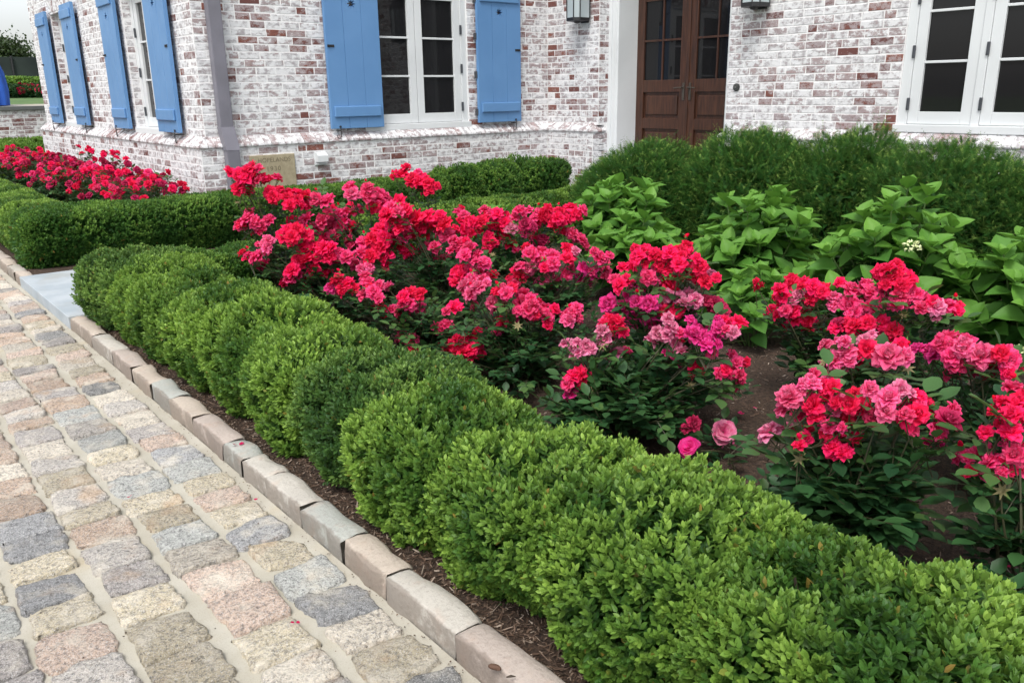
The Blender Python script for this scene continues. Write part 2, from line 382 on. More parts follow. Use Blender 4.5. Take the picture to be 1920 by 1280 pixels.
# mortar backing (behind bricks), cut round the openings
mb = MB()
def backing(kind, p, a0, a1, z0, z1, holes=(), th=.10):
    zs = sorted({z0, z1, *[h[2] for h in holes], *[h[3] for h in holes]})
    for i in range(len(zs)-1):
        zc = (zs[i]+zs[i+1])/2; cuts = sorted([(h[0], h[1]) for h in holes if h[2] < zc < h[3]]); a = a0; sp = []
        for c0, c1 in cuts: sp.append((a, c0)); a = c1
        sp.append((a, a1))
        for q0, q1 in sp:
            if kind == 'x': mb.box(p, q0, zs[i], p+th, q1, zs[i+1])
            else: mb.box(q0, p, zs[i], q1, p+th, zs[i+1])
backing('x', xs, yf, YE-.06, ZU-.02, ZT+1.4, hole_s)
backing('x', XS, YF, YE, 0, ZB)
backing('y', yf, xs+.10, xm, ZU-.02, ZT+1.4, hole_f)
backing('y', YF, XS+.10, XM, 0, ZB)
backing('x', xm, YD1, yf-.002, ZU-.02, ZT+1.4)
backing('x', XM, YD1, YF-.002, 0, ZB)
backing('x', xm+.001, -2.6, YD0, ZU-.02, ZT+1.4, hole_m)
backing('x', XM, -2.6, YD0, 0, ZB)
mb.box(xm+.10, YD1, 0, 7.5, YD1+.10, ZT); mb.box(xm+.10, YD0-.10, 0, 7.5, YD0, ZT)
under(mb.build('mortar', m_mortar))
# moulded band: rowlock bricks with a rounded nose and a sloping top
PROF = [(-.004, ZB+.003), (.012, ZB+.006), (.018, ZB+.018), (.014, ZB+.034), (.002, ZB+.044), (-OFF-.002, ZU+.004), (-OFF-.02, ZU+.004), (-OFF-.02, ZB+.003)]
class Band:
    def __init__(s): s.V = []; s.F = []; s.bk = []; s.hue = []; s.r = random.Random(5)
    def run(s, fn, a0, a1, m0, m1):
        """a along; m0/m1 mitre signs applied to the outward offset at each end"""
        n = max(1, round((a1-a0)/.0677)); r = s.r
        for k in range(n):
            b0 = a0+(a1-a0)*k/n+.004; b1 = a0+(a1-a0)*(k+1)/n-.004; j = r.uniform(-.002, .002)
            base = len(s.V)
            for (b, mm) in ((b0, m0 if k == 0 else 0), (b1, m1 if k == n-1 else 0)):
                for d, z in PROF: s.V.append(fn(b+mm*(d+OFF*0), d+j, z+j*.5))
            m = len(PROF)
            for i in range(m): s.F.append((base+i, base+(i+1) % m, base+m+(i+1) % m, base+m+i))
            s.F += [tuple(base+i for i in range(m)), tuple(base+m+i for i in range(m))]
            bk = r.uniform(.10, .50) if r.random() < .75 else r.uniform(.4, .75)
            s.bk += [bk]*(2*m); s.hue += [r.random()]*(2*m)
bd = Band()
bd.run(fside(XS), YF, YE, -1, 0)
bd.run(ffront(YF), XS, XM, -1, -1)
bd.run(fside(XM), YD1, YF, -1, -1)
bd.run(ffront(YD1), XM, XM+.2, -1, 0)
bd2 = Band(); bd2.r = random.Random(6); bd2.run(fside(XM), -2.6, YD0, 0, 1)
for bd in (bd, bd2):
  me = bpy.data.meshes.new('brick_ledge'); me.from_pydata([tuple(map(float, v)) for v in bd.V], [], bd.F); me.update()
  bm = bmesh.new(); bm.from_mesh(me); bmesh.ops.recalc_face_normals(bm, faces=bm.faces); bm.to_mesh(me); bm.free()
  for k, v in (('bk', bd.bk), ('hue', bd.hue)):
      a = me.attributes.new(k, 'FLOAT', 'POINT'); a.data.foreach_set('value', v)
  me.materials.append(m_brick); under(link('brick_ledge', me))
mb = MB()
def core(fn, a0, a1, m0=0, m1=0):
    pr = [(-.004, ZB), (-.006, ZB+.038), (-OFF-.002, ZU-.004), (-OFF-.02, ZU-.004), (-OFF-.02, ZB)]
    mb.prism(pr, lambda d, z: fn(a0+m0*d, d, z), lambda d, z: fn(a1+m1*d, d, z))
core(fside(XS), YF, YE, -1, 0); core(ffront(YF), XS, XM, -1, -1); core(fside(XM), YD1, YF, -1, -1); core(fside(XM), -2.6, YD0, 0, 1); core(ffront(YD1), XM, XM+.2, -1, 0)
under(mb.build('ledge_mortar', m_mortar))
# soldier course over the windows
for fn, a0, a1 in ((fside(xs-.006), 8.87, 9.92), (fside(xs-.006), 12.22, 13.22), (ffront(yf-.006), 4.36, 5.79), (fside(xm-.006), 1.10, 3.55)):
    a = a0; B3 = Bricks(31+int(a0*10))
    while a < a1-.03: B3.brick(fn, a+.005, a+.063, 2.37, 2.57); a += .068
    under(B3.build(None, 'window_arch'))
# roof over everything (out of frame, shades the wall tops)
mb = MB()
mb.prism([(0, 5.0), (2.3, 7.0), (4.6, 5.0)], lambda a, z: (xs-.35+a, YF-.35, z), lambda a, z: (xs-.35+a, YE+.3, z))
mb.prism([(0, 5.0), (2.5, 7.2), (5.0, 5.0)], lambda a, z: (xm-.35+a, -3.0, z), lambda a, z: (xm-.35+a, YE, z))
mb.box(xs+.1, YE-.16, 0, 7.5, YE-.06, 5.0)
under(mb.build('roof', M_plain('slate_roof', (.06, .062, .068, 1), .7)))
# ------------------------------------------------------------------ windows
def window(fn, a0, a1, z0, z1, dep, nsash, hinges='both', npan=3, slab=True):
    """casement window; fn(a, outward, z); dep = depth of the frame face behind the wall"""
    f = MB()
    def bx(mb, p0, p1, q0, q1, s0, s1, bev=.003):
        A = fn(p0, q0, s0); Bv = fn(p1, q1, s1); mb.box(*A, *Bv, bev)
    o = -dep
    bx(f, a0, a0+.075, o-.09, o, z0, z1); bx(f, a1-.075, a1, o-.09, o, z0, z1); bx(f, a0+.075, a1-.075, o-.09, o-.001, z1-.07, z1)
    if nsash == 3:
        wd = (a1-a0-.15)
    frame = under(f.build('window', m_white))
    sl_ = MB(); bx(sl_, a0-.02, a1+.02, o-.09, .022, z0-.062, z0, .006); s_ = sl_.build('sill', m_white, frame)
    inner = a1-a0-.15; n = nsash; mul = .0 if n == 2 else .06
    w_ = (inner-mul*(n-1))/n
    for k in range(n):
        b0 = a0+.075+k*(w_+mul); b1 = b0+w_
        if mul and k < n-1:
            mm = MB(); bx(mm, b1, b1+mul, o-.09, o-.002, z0, z1-.07); mm.build('mullion', m_white, frame)
        S = MB(); t = .088 if n == 2 else .085; g = .0025; so_ = o-.012
        bx(S, b0+g, b0+t, so_-.045, so_, z0+.004, z1-.074); bx(S, b1-t, b1-g, so_-.045, so_, z0+.004, z1-.074)
        bx(S, b0+t, b1-t, so_-.045, so_-.001, z0+.004, z0+.10); bx(S, b0+t, b1-t, so_-.045, so_-.001, z1-.16, z1-.074)
        ph = (z1-.16-z0-.10)/npan
        for i in range(1, npan):
            zz = z0+.10+i*ph; bx(S, b0+t, b1-t, so_-.03, so_-.006, zz-.010, zz+.010)
        S.build('sash', m_white, frame)
        G = MB(); bx(G, b0+t-.004, b1-t+.004, so_-.034, so_-.026, z0+.096, z1-.156, 0); G.build('pane', m_glass, frame)
        hs_ = []
        if hinges == 'both': hs_ = [b0 if k == 0 else b1]
        else: hs_ = [b1]
        for ha in hs_:
            for zz in (z0+.16, z0+.56, z0+.96):
                hh = MB(); bx(hh, ha-.011, ha+.011, o-.006, o+.012, zz-.048, zz+.048, .004); hh.build('hinge', m_hinge, frame)
    return frame
window(ffront(yf), 4.42, 5.73, .965, 2.37, .012, 2)
for fr in [c for c in house.children if c.name.startswith('window.') or c.name == 'window']: pass
window(fside(xs), 8.93, 9.86, .965, 2.37, .085, 2)
window(fside(xs), 12.28, 13.16, .965, 2.37, .085, 2)
window(fside(xm), 1.16, 3.49, .975, 2.37, .012, 4, hinges='far')
# ------------------------------------------------------------------ shutters
def star_pts(cx, cz, r, n=8):
    return [(cx+math.sin(math.pi*i/n)*(r if i % 2 == 0 else r*.42), cz+math.cos(math.pi*i/n)*(r if i % 2 == 0 else r*.42)) for i in range(2*n)]
def shutter(fn, a0, a1, label, side, hing=True):
    """side = +1 when the free (latch) edge is at a1, -1 at a0"""
    z0, z1 = .945, 2.385; d0, d1 = .045, .083; root = MB()
    wd = (a1-a0); nb = 3; g = .0022
    cx = (a0+a1)/2; cz = 2.115; R_ = .052
    def P(mb, poly, q0, q1): mb.prism(poly, lambda a, z: fn(a, q0, z), lambda a, z: fn(a, q1, z))
    for k in range(nb):
        b0 = a0+wd*k/nb+g; b1 = a0+wd*(k+1)/nb-g
        if k != 1: root.box(*fn(b0, d0, z0), *fn(b1, d1, z1), .003)
        else:
            root.box(*fn(b0, d0, z0), *fn(b1, d1, cz-R_-.004), .002); root.box(*fn(b0, d0, cz+R_+.004), *fn(b1, d1, z1), .002)
            st = star_pts(cx, cz, R_)          # board round the cut-out, in two halves
            top = st[:9]; bot = st[8:]+st[:1]
            right = [p for p in st[:9]]; left = [p for p in st[8:]]+[st[0]]
            P(root, [(cx, cz+R_+.004), (b1, cz+R_+.004), (b1, cz-R_-.004), (cx, cz-R_-.004)]+right[::-1], d0, d1)
            P(root, [(cx, cz-R_-.004), (b0, cz-R_-.004), (b0, cz+R_+.004), (cx, cz+R_+.004)]+left[::-1], d0, d1)
    root.box(*fn(a0+.01, d0+.006, z0+.01), *fn(a0+wd/3*1-.01, d1-.008, z1-.01)) if False else None
    o = under(root.build('shutter', m_blue)); o['label'] = label
    for k in (1, 2):
        gv = MB(); gv.box(*fn(a0+wd*k/3-.004, d0+.004, z0+.006), *fn(a0+wd*k/3+.004, d1-.005, z1-.006)); gv.build('board_groove', m_blue, o)
    for zz in (1.055, 2.215):
        bt = MB(); bt.box(*fn(a0+.035, d1-.001, zz), *fn(a1-.035, d1+.021, zz+.105), .009); bt.build('batten', m_blue, o)
    ir = MB(); e = a1 if side > 0 else a0; s_ = -1 if side > 0 else 1
    ir.box(*fn(e+s_*.012, d1-.001, 1.712), *fn(e+s_*.085, d1+.006, 1.736), .002); ir.tube([fn(e+s_*.03, d1, 1.724), fn(e+s_*.03, d1+.02, 1.724)], .008)
    ir.build('latch', m_iron, o)
    hk = MB(); q = e+s_*.09
    pts = [fn(q, d1+.004, .965), fn(q, d1+.012, .945), fn(q, d1+.012, .90)]
    for i in range(1, 10):
        th = i/9*math.pi*1.35; pts.append(fn(q-.022+.022*math.cos(th), d1+.012, .875-.022*math.sin(th)))
    hk.tube(pts, [.0045]*3+[.0042]*6+[.003]*3, 6); hk.tube([fn(q, .0, .928), fn(q, d1+.013, .928)], .0055, 6); hk.tube([fn(q, d1+.003, .965), fn(q, d1+.012, .965)], .011, 8)
    hk.build('shutter_hook', m_iron, o)
    h_ = a0 if side > 0 else a1
    for zz in () if hing is False else (1.06, 1.46, 1.86, 2.24):
        hg = MB(); hg.box(*fn(h_-.006, d0-.03, zz-.035), *fn(h_+.006, d1-.020, zz+.035)); hg.build('hinge', m_hinge, o)
    return o
def fsh(y): return lambda a, d, z: (a, y-d, z)
shutter(ffront(yf), 3.985, 4.585, 'blue shutter left of the casement window on the wing front', -1)
shutter(ffront(yf), 5.815, 6.430, 'blue shutter right of the casement window on the wing front', 1)
shutter(fside(xs), 8.26, 8.86, 'blue shutter nearest the downpipe on the side wall', -1, False)
shutter(fside(xs), 9.88, 10.46, 'second blue shutter from the downpipe on the side wall', 1, False)
shutter(fside(xs), 11.66, 12.24, 'third blue shutter from the downpipe on the side wall', -1, False)
shutter(fside(xs), 13.14, 13.70, 'farthest blue shutter on the side wall', 1, False)
# ------------------------------------------------------------------ downpipe, plaque, vent, bell
mb = MB()
a0, a1 = 2.865, 2.985
mb.box(a0, yf-.10, 1.0, a1, yf-.012, ZT+.8, .006)
mb.prism([(yf-.102, 1.005), (yf-.010, 1.005), (YF-.012, .80), (YF-.104, .80)], lambda a, z: (a0-.004, a, z), lambda a, z: (a1+.004, a, z))
mb.box(a0+.0, YF-.102, 0, a1+.0, YF-.014, .802, .006)
pp = under(mb.build('downpipe', m_pipe))
mb = MB(); mb.box(a0-.02, YF-.107, .35, a1+.02, YF-.002, .375); mb.build('bracket', m_pipe, pp)
mb = MB(); mb.box(3.105, YF-.018, .42, 3.555, YF+.02, .735, .004)
plq = mb.build('stone_plaque', m_tan); tag(plq, 'tan sandstone date plaque set low in the wing wall beside the downpipe', 'plaque')
def text_mesh(txt, size, cx, cz, y, parent, mat, space=1.0):
    cu = bpy.data.curves.new('lettering', 'FONT'); cu.body = txt; cu.size = size; cu.extrude = .0012; cu.align_x = 'CENTER'; cu.space_character = space
    o = bpy.data.objects.new('lettering', cu); COL.objects.link(o)
    o.rotation_euler = (R(90), 0, 0); o.location = (cx, y, cz)
    bpy.context.view_layer.update()
    dg = bpy.context.evaluated_depsgraph_get(); me = bpy.data.meshes.new_from_object(o.evaluated_get(dg)); me.transform(o.matrix_world)
    bpy.data.objects.remove(o); me.materials.clear(); me.materials.append(mat)
    return link('lettering', me, parent)
text_mesh('HOPELANDS', .056, 3.345, .668, YF-.0185, plq, m_letter, 1.05)
text_mesh('1930', .062, 3.33, .585, YF-.0185, plq, m_letter, 1.25)
mb = MB(); mb.box(3.765, YF-.012, .605, 3.895, YF+.01, .735, .004)
vt = mb.build('wall_vent', m_white); tag(vt, 'small white plastic wall vent to the right of the stone plaque', 'vent')
mb = MB(); mb.prism([(0, .728), (0, .64), (-.055, .64), (-.055, .70), (-.02, .728)], lambda a, z: (3.775, YF-.012+a, z), lambda a, z: (3.885, YF-.012+a, z)); mb.build('hood', m_white, vt)
mb = MB(); mb.box(3.775, YF-.055, .622, 3.885, YF-.014, .628); mb.box(3.775, YF-.05, .612, 3.885, YF-.014, .616); mb.build('louvre', m_white, vt)
mb = MB(); yb, zb = 5.085, 1.285
for rr, dd in ((.036, .010), (.030, .015), (.016, .020)):
    mb.prism([(yb+rr*math.cos(t*math.pi/12), zb+rr*math.sin(t*math.pi/12)) for t in range(24)], lambda a, z: (xm-.003, a, z), lambda a, z, dd=dd: (xm-.003-dd, a, z))
bell = mb.build('door_bell', M_plain('bronze', (.05, .052, .05, 1), .4)); tag(bell, 'round dark metal doorbell on the brick just right of the front door', 'doorbell')
mb = MB()
for t in range(12):
    c0, s0 = math.cos(t*math.pi/6), math.sin(t*math.pi/6); mb.tube([(xm-.016, yb+c0*.022, zb+s0*.022), (xm-.021, yb+c0*.022, zb+s0*.022)], .003, 6)
mb.tube([(xm-.02, yb, zb), (xm-.028, yb, zb)], .009, 10); mb.build('button', M_plain('bronze_light', (.12, .12, .115, 1), .35), bell)
# ------------------------------------------------------------------ front door and casing
mb = MB(); zt = 2.9
xc_ = xm+.16
for (y0, y1, s_) in ((YD1-.115, YD1, -1), (YD0, YD0+.115, 1)):
    mb.box(xc_-.0, y0, .28, xc_+.02, y1, zt, .002)
    yi = y0 if s_ < 0 else y1
    mb.box(xc_-.016, (y1-.045 if s_ < 0 else y0), .28, xc_+.0005, (y1 if s_ < 0 else y0+.045), zt, .005)
    mb.box(xc_-.008, (y0+.004 if s_ < 0 else y1-.028), .28, xc_+.0005, (y0+.028 if s_ < 0 else y1-.004), zt, .004)
    mb.box(xc_+.002, yi-.022, .28, 7.39, yi+.022, zt, .003)
mb.box(xc_, YD0, zt, 7.39, YD1, zt+.1)
csg = under(mb.build('door_casing', m_white))
xd = 7.38; y0, y1 = YD0+.137, YD1-.137; ym = (y0+y1)/2
door = under(MB().build('front_door', m_wood)) if False else None
dmb = MB(); zf = .30
dmb.box(xd+.05, y0, zf, xd+.07, y1, zt)
for (a, b, first) in ((y0, ym-.002, 0), (ym+.002, y1, 1)):
    st = .105
    dmb.box(xd, a, zf, xd+.05, a+st, zt, .004); dmb.box(xd, b-st, zf, xd+.05, b, zt, .004)
    for z_0, z_1 in ((zf, .48), (.85, .965), (1.245, 1.375), (zt-.12, zt)): dmb.box(xd+.002, a+st, z_0, xd+.05, b-st, z_1, .004)
    for z_0, z_1 in ((.48, .85), (.965, 1.245)):
        dmb.box(xd+.03, a+st, z_0, xd+.05, b-st, z_1); dmb.box(xd+.012, a+st+.035, z_0+.035, xd+.04, b-st-.035, z_1-.035, .014)
door = under(dmb.build('front_door', m_wood))
mb = MB(); mb.box(xd-.012, ym-.022, zf+.01, xd+.0005, ym+.022, zt-.01, .006); mb.build('astragal', m_wood, door)
gb = MB(); gp = MB()
for (a, b) in ((y0+.105, ym-.107), (ym+.107, y1-.105)):
    gp.box(xd+.022, a, 1.375, xd+.03, b, zt-.12)
    for zz in (1.79, 2.21, 2.6): gb.box(xd+.006, a, zz-.010, xd+.022, b, zz+.010)
    gb.box(xd+.008, (a+b)/2-.009, 1.375, xd+.022, (a+b)/2+.009, zt-.12)
gp.build('pane', m_glass, door); gb.build('glazing_bar', m_wood, door)
m_bronze = M_plain('door_bronze', (.05, .042, .034, 1), .4)
for s_ in (-1, 1):
    mb = MB(); mb.tube([(xd-.012, ym+s_*.045, 1.29), (xd-.05, ym+s_*.045, 1.29), (xd-.052, ym+s_*.075, 1.29), (xd-.048, ym+s_*.15, 1.285)], [.009, .009, .008, .006], 8)
    mb.box(xd-.012, ym+s_*.03, 1.16, xd+.001, ym+s_*.06, 1.34, .003); mb.build('handle', m_bronze, door)
mb = MB(); mb.box(xm-.35, YD0-.1, 0, xd+.1, YD1-.003, .14, .01); mb.box(xm+.02, YD0+.003, .14, xd+.1, YD1-.006, .28, .01)
tag(mb.build('door_step', m_slab), 'grey stone double step below the wooden front door, behind the yew', 'step')
# ------------------------------------------------------------------ lanterns
def lantern(yc, zb, label):
    t = empty('wall_lantern', label, 'lantern', (xm, yc, zb))
    b = MB(); b.box(-.03, -.055, -.025, -.0, .055, .55, .004); b.build('back_plate', m_iron, t)
    f = MB(); hw, d0, d1 = .098, -.235, -.035
    ht = .46; tp = .02
    def corner(i): return [(d0, -hw*.55), (d0+.055, -hw), (d1, -hw), (d1, hw), (d0+.055, hw), (d0, hw*.55)][i]
    n = 6
    for i in range(n):
        x, y = corner(i); f.tube([(x, y, .0), (x*1.0-tp*.3, y*1.06, ht)], .0062, 6)
    for z_, h_, e in ((0, .024, 1.05), (ht-.01, .02, 1.10)):
        f.prism([(corner(i)[0]*1.0-(.006 if i in (0, 5) else 0), corner(i)[1]*e) for i in range(n)], lambda a, c_, z_=z_: (a, c_, z_-.01), lambda a, c_, z_=z_, h_=h_: (a, c_, z_+h_))
    f.build('cage', m_iron, t)
    g = MB()
    for i in (5, 0, 1, 3, 4):
        p, q = corner(i), corner((i+1) % n); g.add([(p[0]*.985, p[1]*.985, .015), (q[0]*.985, q[1]*.985, .015), (q[0]*.985, q[1]*1.03, ht), (p[0]*.985, p[1]*1.03, ht)], [(0, 1, 2, 3)])
    g.build('glass', m_frost, t)
    r = MB(); r.prism([(corner(i)[0]-(.014 if i in (0, 5) else 0), corner(i)[1]*1.16) for i in range(n)], lambda a, c_: (a, c_, ht+.008), lambda a, c_: (-.12+(a+.12)*.25, c_*.25, ht+.16)); r.build('roof', m_iron, t)
    c_ = MB(); c_.lathe([(.004, -.036), (.028, -.030), (.045, -.012), (.05, -.008)], (-.13, 0, 0), 12); c_.build('finial', m_iron, t)
lantern(7.17, 2.02, 'black iron wall lantern on the brick between the blue shutter and the white door casing')
lantern(4.86, 1.985, 'black iron wall lantern to the right of the front door, cut by the top edge')
# ------------------------------------------------------------------ ground, drive, kerb
me = mesh_np('ground', [(-80, -40, -.03), (80, -40, -.03), (80, 160, -.03), (-80, 160, -.03)], [[(0, 1, 2, 3)]], N('lawn_base').m)
s = N('lawn'); s.base(s.mix(s.step(s.noise(1.3, 6), .3, .7), (.05, .11, .025, 1), (.09, .16, .04, 1))); s.rough(.9); me.materials[0] = s.m
tag(link('ground', me), kind='structure')
me = mesh_np('driveway', [(-6, -3, 0), (.93, -3, 0), (.93, 16.5, 0), (-6, 16.5, 0)], [[(0, 1, 2, 3)]], m_grout)
tag(link('driveway', me), kind='structure')
def bed_h(x, y): return .035+.012*np.sin(x*3.1+1)*np.sin(y*2.3)+.006*np.sin(x*9+y*7)
gx, gy = np.meshgrid(np.linspace(1.0, XM, 90), np.linspace(-2.5, 16.4, 260)); gz = bed_h(gx, gy)
V = np.stack([gx.ravel(), gy.ravel(), gz.ravel()], 1); ii = np.arange(259*89); r_, c_ = ii//89, ii % 89; a = r_*90+c_
me = mesh_np('mulch_bed', V, [np.stack([a, a+1, a+91, a+90], 1)], m_mulch); tag(link('mulch_bed', me), kind='structure')
# chips
n = 56000
px = rng.uniform(1.02, 4.6, n); py = rng.uniform(.2, 5.3, n)**1.0
nearb = rng.random(n) < .45; px[nearb] = rng.uniform(1.01, 1.35, nearb.sum())
O = np.stack([px, py, bed_h(px, py)+.004], 1); Yd = rng.normal(size=(n, 3))*[1, 1, .25]; Zd = rng.normal(size=(n, 3))*[.5, .5, 0]+[0, 0, 1]
T = np.array([(-.5, 0, 0), (.5, .1, 0), (.35, 1, .05), (-.3, 1.1, 0)]); Sx = rng.uniform(.002, .005, n); L = rng.uniform(.005, .018, n)*np.where(rng.random(n) < .25, 2.0, 1)
V, F = stamp(T, [np.array([(0, 1, 2, 3)])], O, Yd, Zd, np.stack([Sx, L, L], 1)[:, :1]*1.0)
V = (O[:, None, :]+(V.reshape(n, 4, 3)-O[:, None, :])*1.0)
Yu = unit(Yd); al = ((V-O[:, None, :])*Yu[:, None, :]).sum(2, keepdims=True); V = V+al*(L/Sx-1)[:, None, None]*Yu[:, None, :]; V[:, :, 2] = np.clip(V[:, :, 2], None, .075)
me = mesh_np('bark_mulch', V.reshape(-1, 3), F, m_chip, {'tone': np.repeat(rng.random(n)**1.3, 4)}, smooth=False)
tag(link('bark_mulch', me), 'loose shredded brown bark mulch over the flower bed', 'mulch', kind='stuff')
# setts (surface pattern of the drive)
rs = random.Random(3)
NG = 13
u = np.array([-1, -.965, -.90, -.72, -.48, -.24, 0, .24, .48, .72, .90, .965, 1]); gu, gv = np.meshgrid(u, u)
parts = []; row = 0; x = .885
def sett(x0, x1, y0, y1, seed, top=.016):
    r = np.random.default_rng(seed); cx, cy = (x0+x1)/2, (y0+y1)/2; hx, hy = (x1-x0)/2, (y1-y0)/2
    p = r.uniform(4.5, 14)                     # rounded rectangle outline
    q = (np.abs(gu)**p+np.abs(gv)**p)**(1/p); m_ = np.maximum(np.abs(gu), np.abs(gv)); k = np.where(q > 0, m_/np.maximum(q, 1e-6), 1)
    X = cx+hx*gu*k*(1+.05*np.sin(2.2*gv+r.uniform(0, 6))+.02*np.sin(6*gv+r.uniform(0, 6))); Yv = cy+hy*gv*k*(1+.05*np.sin(2.0*gu+r.uniform(0, 6))+.025*np.sin(7*gu+r.uniform(0, 6)))
    # shear the ends a little
    X = X+np.where(m_ > .9, r.normal(0, .0028, m_.shape), 0); Yv = Yv+(gu*hx)*r.normal(0, .09)+np.where(m_ > .9, r.normal(0, .0022, m_.shape), 0)
    Z = np.where(m_ > .99, -.004, top*(1-.38*m_**14)+r.normal(0, .0008, m_.shape)+.0016*np.sin(gu*r.uniform(2, 5)+gv*r.uniform(2, 5)+r.uniform(0, 6))+.0012*np.sin(gu*r.uniform(4, 9)-gv*r.uniform(4, 9))+.003*gu*r.normal()+.003*gv*r.normal())
    return np.stack([X.ravel(), Yv.ravel(), Z.ravel()], 1)
ii = np.arange((NG-1)**2); rr, cc = ii//(NG-1), ii % (NG-1); a = rr*NG+cc; FQ = np.stack([a, a+1, a+NG+1, a+NG], 1)
seed = 0
while x > -3.2:
    wrow = rs.uniform(.150, .172); y = .35+rs.uniform(0, .15)
    ymax = 15.5
    while y < ymax:
        L = rs.uniform(.125, .19)
        if x < -1.2 and y < 2: y += L; continue
        wj = rs.uniform(-.014, .014)
        wv = .010*math.sin(y*1.7+x*5)+.006*math.sin(y*4.1+x*9); V = sett(x-wrow+rs.uniform(-.010, .010)+wv, x+wj*.5+wv, y, y+L-rs.uniform(.004, .012), seed, rs.uniform(.010, .019)); seed += 1
        parts.append((V, [FQ], {'pal': np.full(len(V), rs.random()), 'br': np.full(len(V), rs.choice((rs.uniform(.84, 1.0), rs.uniform(1.02, 1.18), rs.uniform(1.1, 1.30))))}))
        y += L
    x -= wrow+rs.uniform(.014, .022)
V, F, A = merge(parts); me = mesh_np('paving_setts', V, F, m_sett, A)
tag(link('paving', me), kind='structure')
# kerb stones
kerb = empty('stone_kerb', 'low kerb of worn pinkish and grey granite blocks between the sett driveway and the hedge', 'kerb', (.93, 1, 0))
ky = [-.5, -.2, .1, .4, .72, 1.03, 1.385, 1.70, 1.94, 2.20, 2.47, 2.66, 2.84, 3.17, 3.44, 3.71, 4.00, 4.34, 4.71, 5.20]
kp = [.3, .1, .5, .3, .1, .7, .48, .05, .3, .5, .5, .3, .7, .05, .3, .05, .7, .5, .1]
segs = [(ky[i], ky[i+1], kp[i]) for i in range(len(ky)-1)]
y = 6.70
while y < 15.8:
    L = rs.uniform(.24, .36); segs.append((y, y+L, rs.random())); y += L
def kstone(y0, y1, seed):
    r = np.random.default_rng(seed); nx, ny = 8, 10
    W_, Ht = .096, .070+r.uniform(-.003, .005)
    # cross-section from front foot over the top to the back foot
    cs = [(0, -.02), (.000, .03), (.001, Ht-.007), (.003, Ht-.002), (.010, Ht), (W_*.55, Ht+.003), (W_-.014, Ht-.001), (W_-.003, Ht-.012), (W_, -.02)]
    ts = [0, .015, .06, .2, .4, .6, .8, .94, .985, 1]
    yy0, yy1 = y0+.0035, y1-.0035; P_ = []
    ph = r.uniform(0, 6.28, 6)
    for t in ts:
        edge = min(t, 1-t); sh = .005*math.exp(-edge*40)
        for i, (a, z) in enumerate(cs):
            wob = .005*math.sin(5*t+ph[0])+.003*math.sin(13*t+ph[1]+i)
            xx = a+(wob if i < 5 else wob*.7+.004*math.sin(7*t+ph[2])); zz = z+(.0035*math.sin(6*t+ph[3]+a*30) if z > .02 else 0)
            xx += (sh if i < 4 else -sh if i > 5 else 0); zz -= (sh if z > .04 else 0)
            P_.append((.93+xx, yy0+(yy1-yy0)*t+r.normal(0, .0008), zz+r.normal(0, .0006)))
    m_ = len(cs); F = [(i*m_+j, i*m_+j+1, (i+1)*m_+j+1, (i+1)*m_+j) for i in range(len(ts)-1) for j in range(m_-1)]
    return np.array(P_), F, [tuple(range(m_)), tuple(range((len(ts)-1)*m_, len(ts)*m_))]
for i, (a0, a1, pl) in enumerate(segs):
    V, F, caps = kstone(a0, a1, i+50); me = mesh_np('kerb_stone', V-np.array([.93, 1, 0]), [np.array(F), np.array(caps)], m_kerb, {'pal': np.full(len(V), pl)})
    link('kerb_stone', me, kerb)
mb = MB()
mb.box(.925, 5.215, -.02, 1.9, 6.69, .073, .004)
tag(mb.build('entry_slab', m_slab), 'smooth blue-grey stone slab at the kerb, start of the walk between the hedges', 'paving slab')
mb = MB(); xx = 1.905
while xx < 6.4: mb.box(xx, 5.24, -.02, min(xx+.9, 6.46), 6.67, .071, .004); xx += .905
tag(mb.build('walkway', m_slab), kind='structure')
# ------------------------------------------------------------------ foliage generators
LEAF = np.array([(0, 0, 0), (-.26, .30, .05), (-.22, .68, .04), (0, 1, -.02), (.22, .68, .04), (.26, .30, .05)]); LF = [np.array([(0, 3, 2, 1), (0, 5, 4, 3)])]
LEAF4 = np.array([(0, 0, 0), (-.27, .45, .05), (0, 1, -.02), (.27, .45, .05)]); LF4 = [np.array([(0, 3, 1), (1, 3, 2)])]
def rounded(rg, n, hx, hy, h, rad, lump, freq, seed, bottom=.03):
    """points + outward normals over a rounded box resting on z=0 (no underside)"""
    at, ax, ay = 4*hx*hy, 2*hy*h*2, 2*hx*h*2; tot = at+ax+ay
    k = rg.random(n)*tot; P = np.empty((n, 3)); u, v = rg.uniform(-1, 1, n), rg.uniform(-1, 1, n); sg = np.sign(rg.uniform(-1, 1, n))
    zz = rg.uniform(bottom, h, n)
    i = k < at; P[i] = np.stack([u*hx, v*hy, np.full(n, h)], 1)[i]
    i = (k >= at) & (k < at+ax); P[i] = np.stack([sg*hx, u*hy, zz], 1)[i]
    i = k >= at+ax; P[i] = np.stack([u*hx, sg*hy, zz], 1)[i]
    rad = min(rad, hx*.98, hy*.98); lo = np.array([-hx+rad, -hy+rad, bottom]); hi = np.array([hx-rad, hy-rad, h-rad])
    Q = np.clip(P, lo, hi); D = P-Q; D[:, 2] = np.where(P[:, 2] < h-rad, 0, D[:, 2]); Nn = unit(D+1e-6)
    S = Q+Nn*rad; S[:, 2] = np.where(P[:, 2] < h-rad, P[:, 2], S[:, 2])
    S = S+Nn*(lumps(S, seed, freq)*lump+lumps(S, seed+3, freq*3.2)*lump*.45)[:, None]
    taper = .70+.30*np.clip(S[:, 2]/(h*.5), 0, 1); S[:, :1] *= taper[:, None]
    if hy < 1: S[:, 1:2] *= taper[:, None]
    return S, Nn
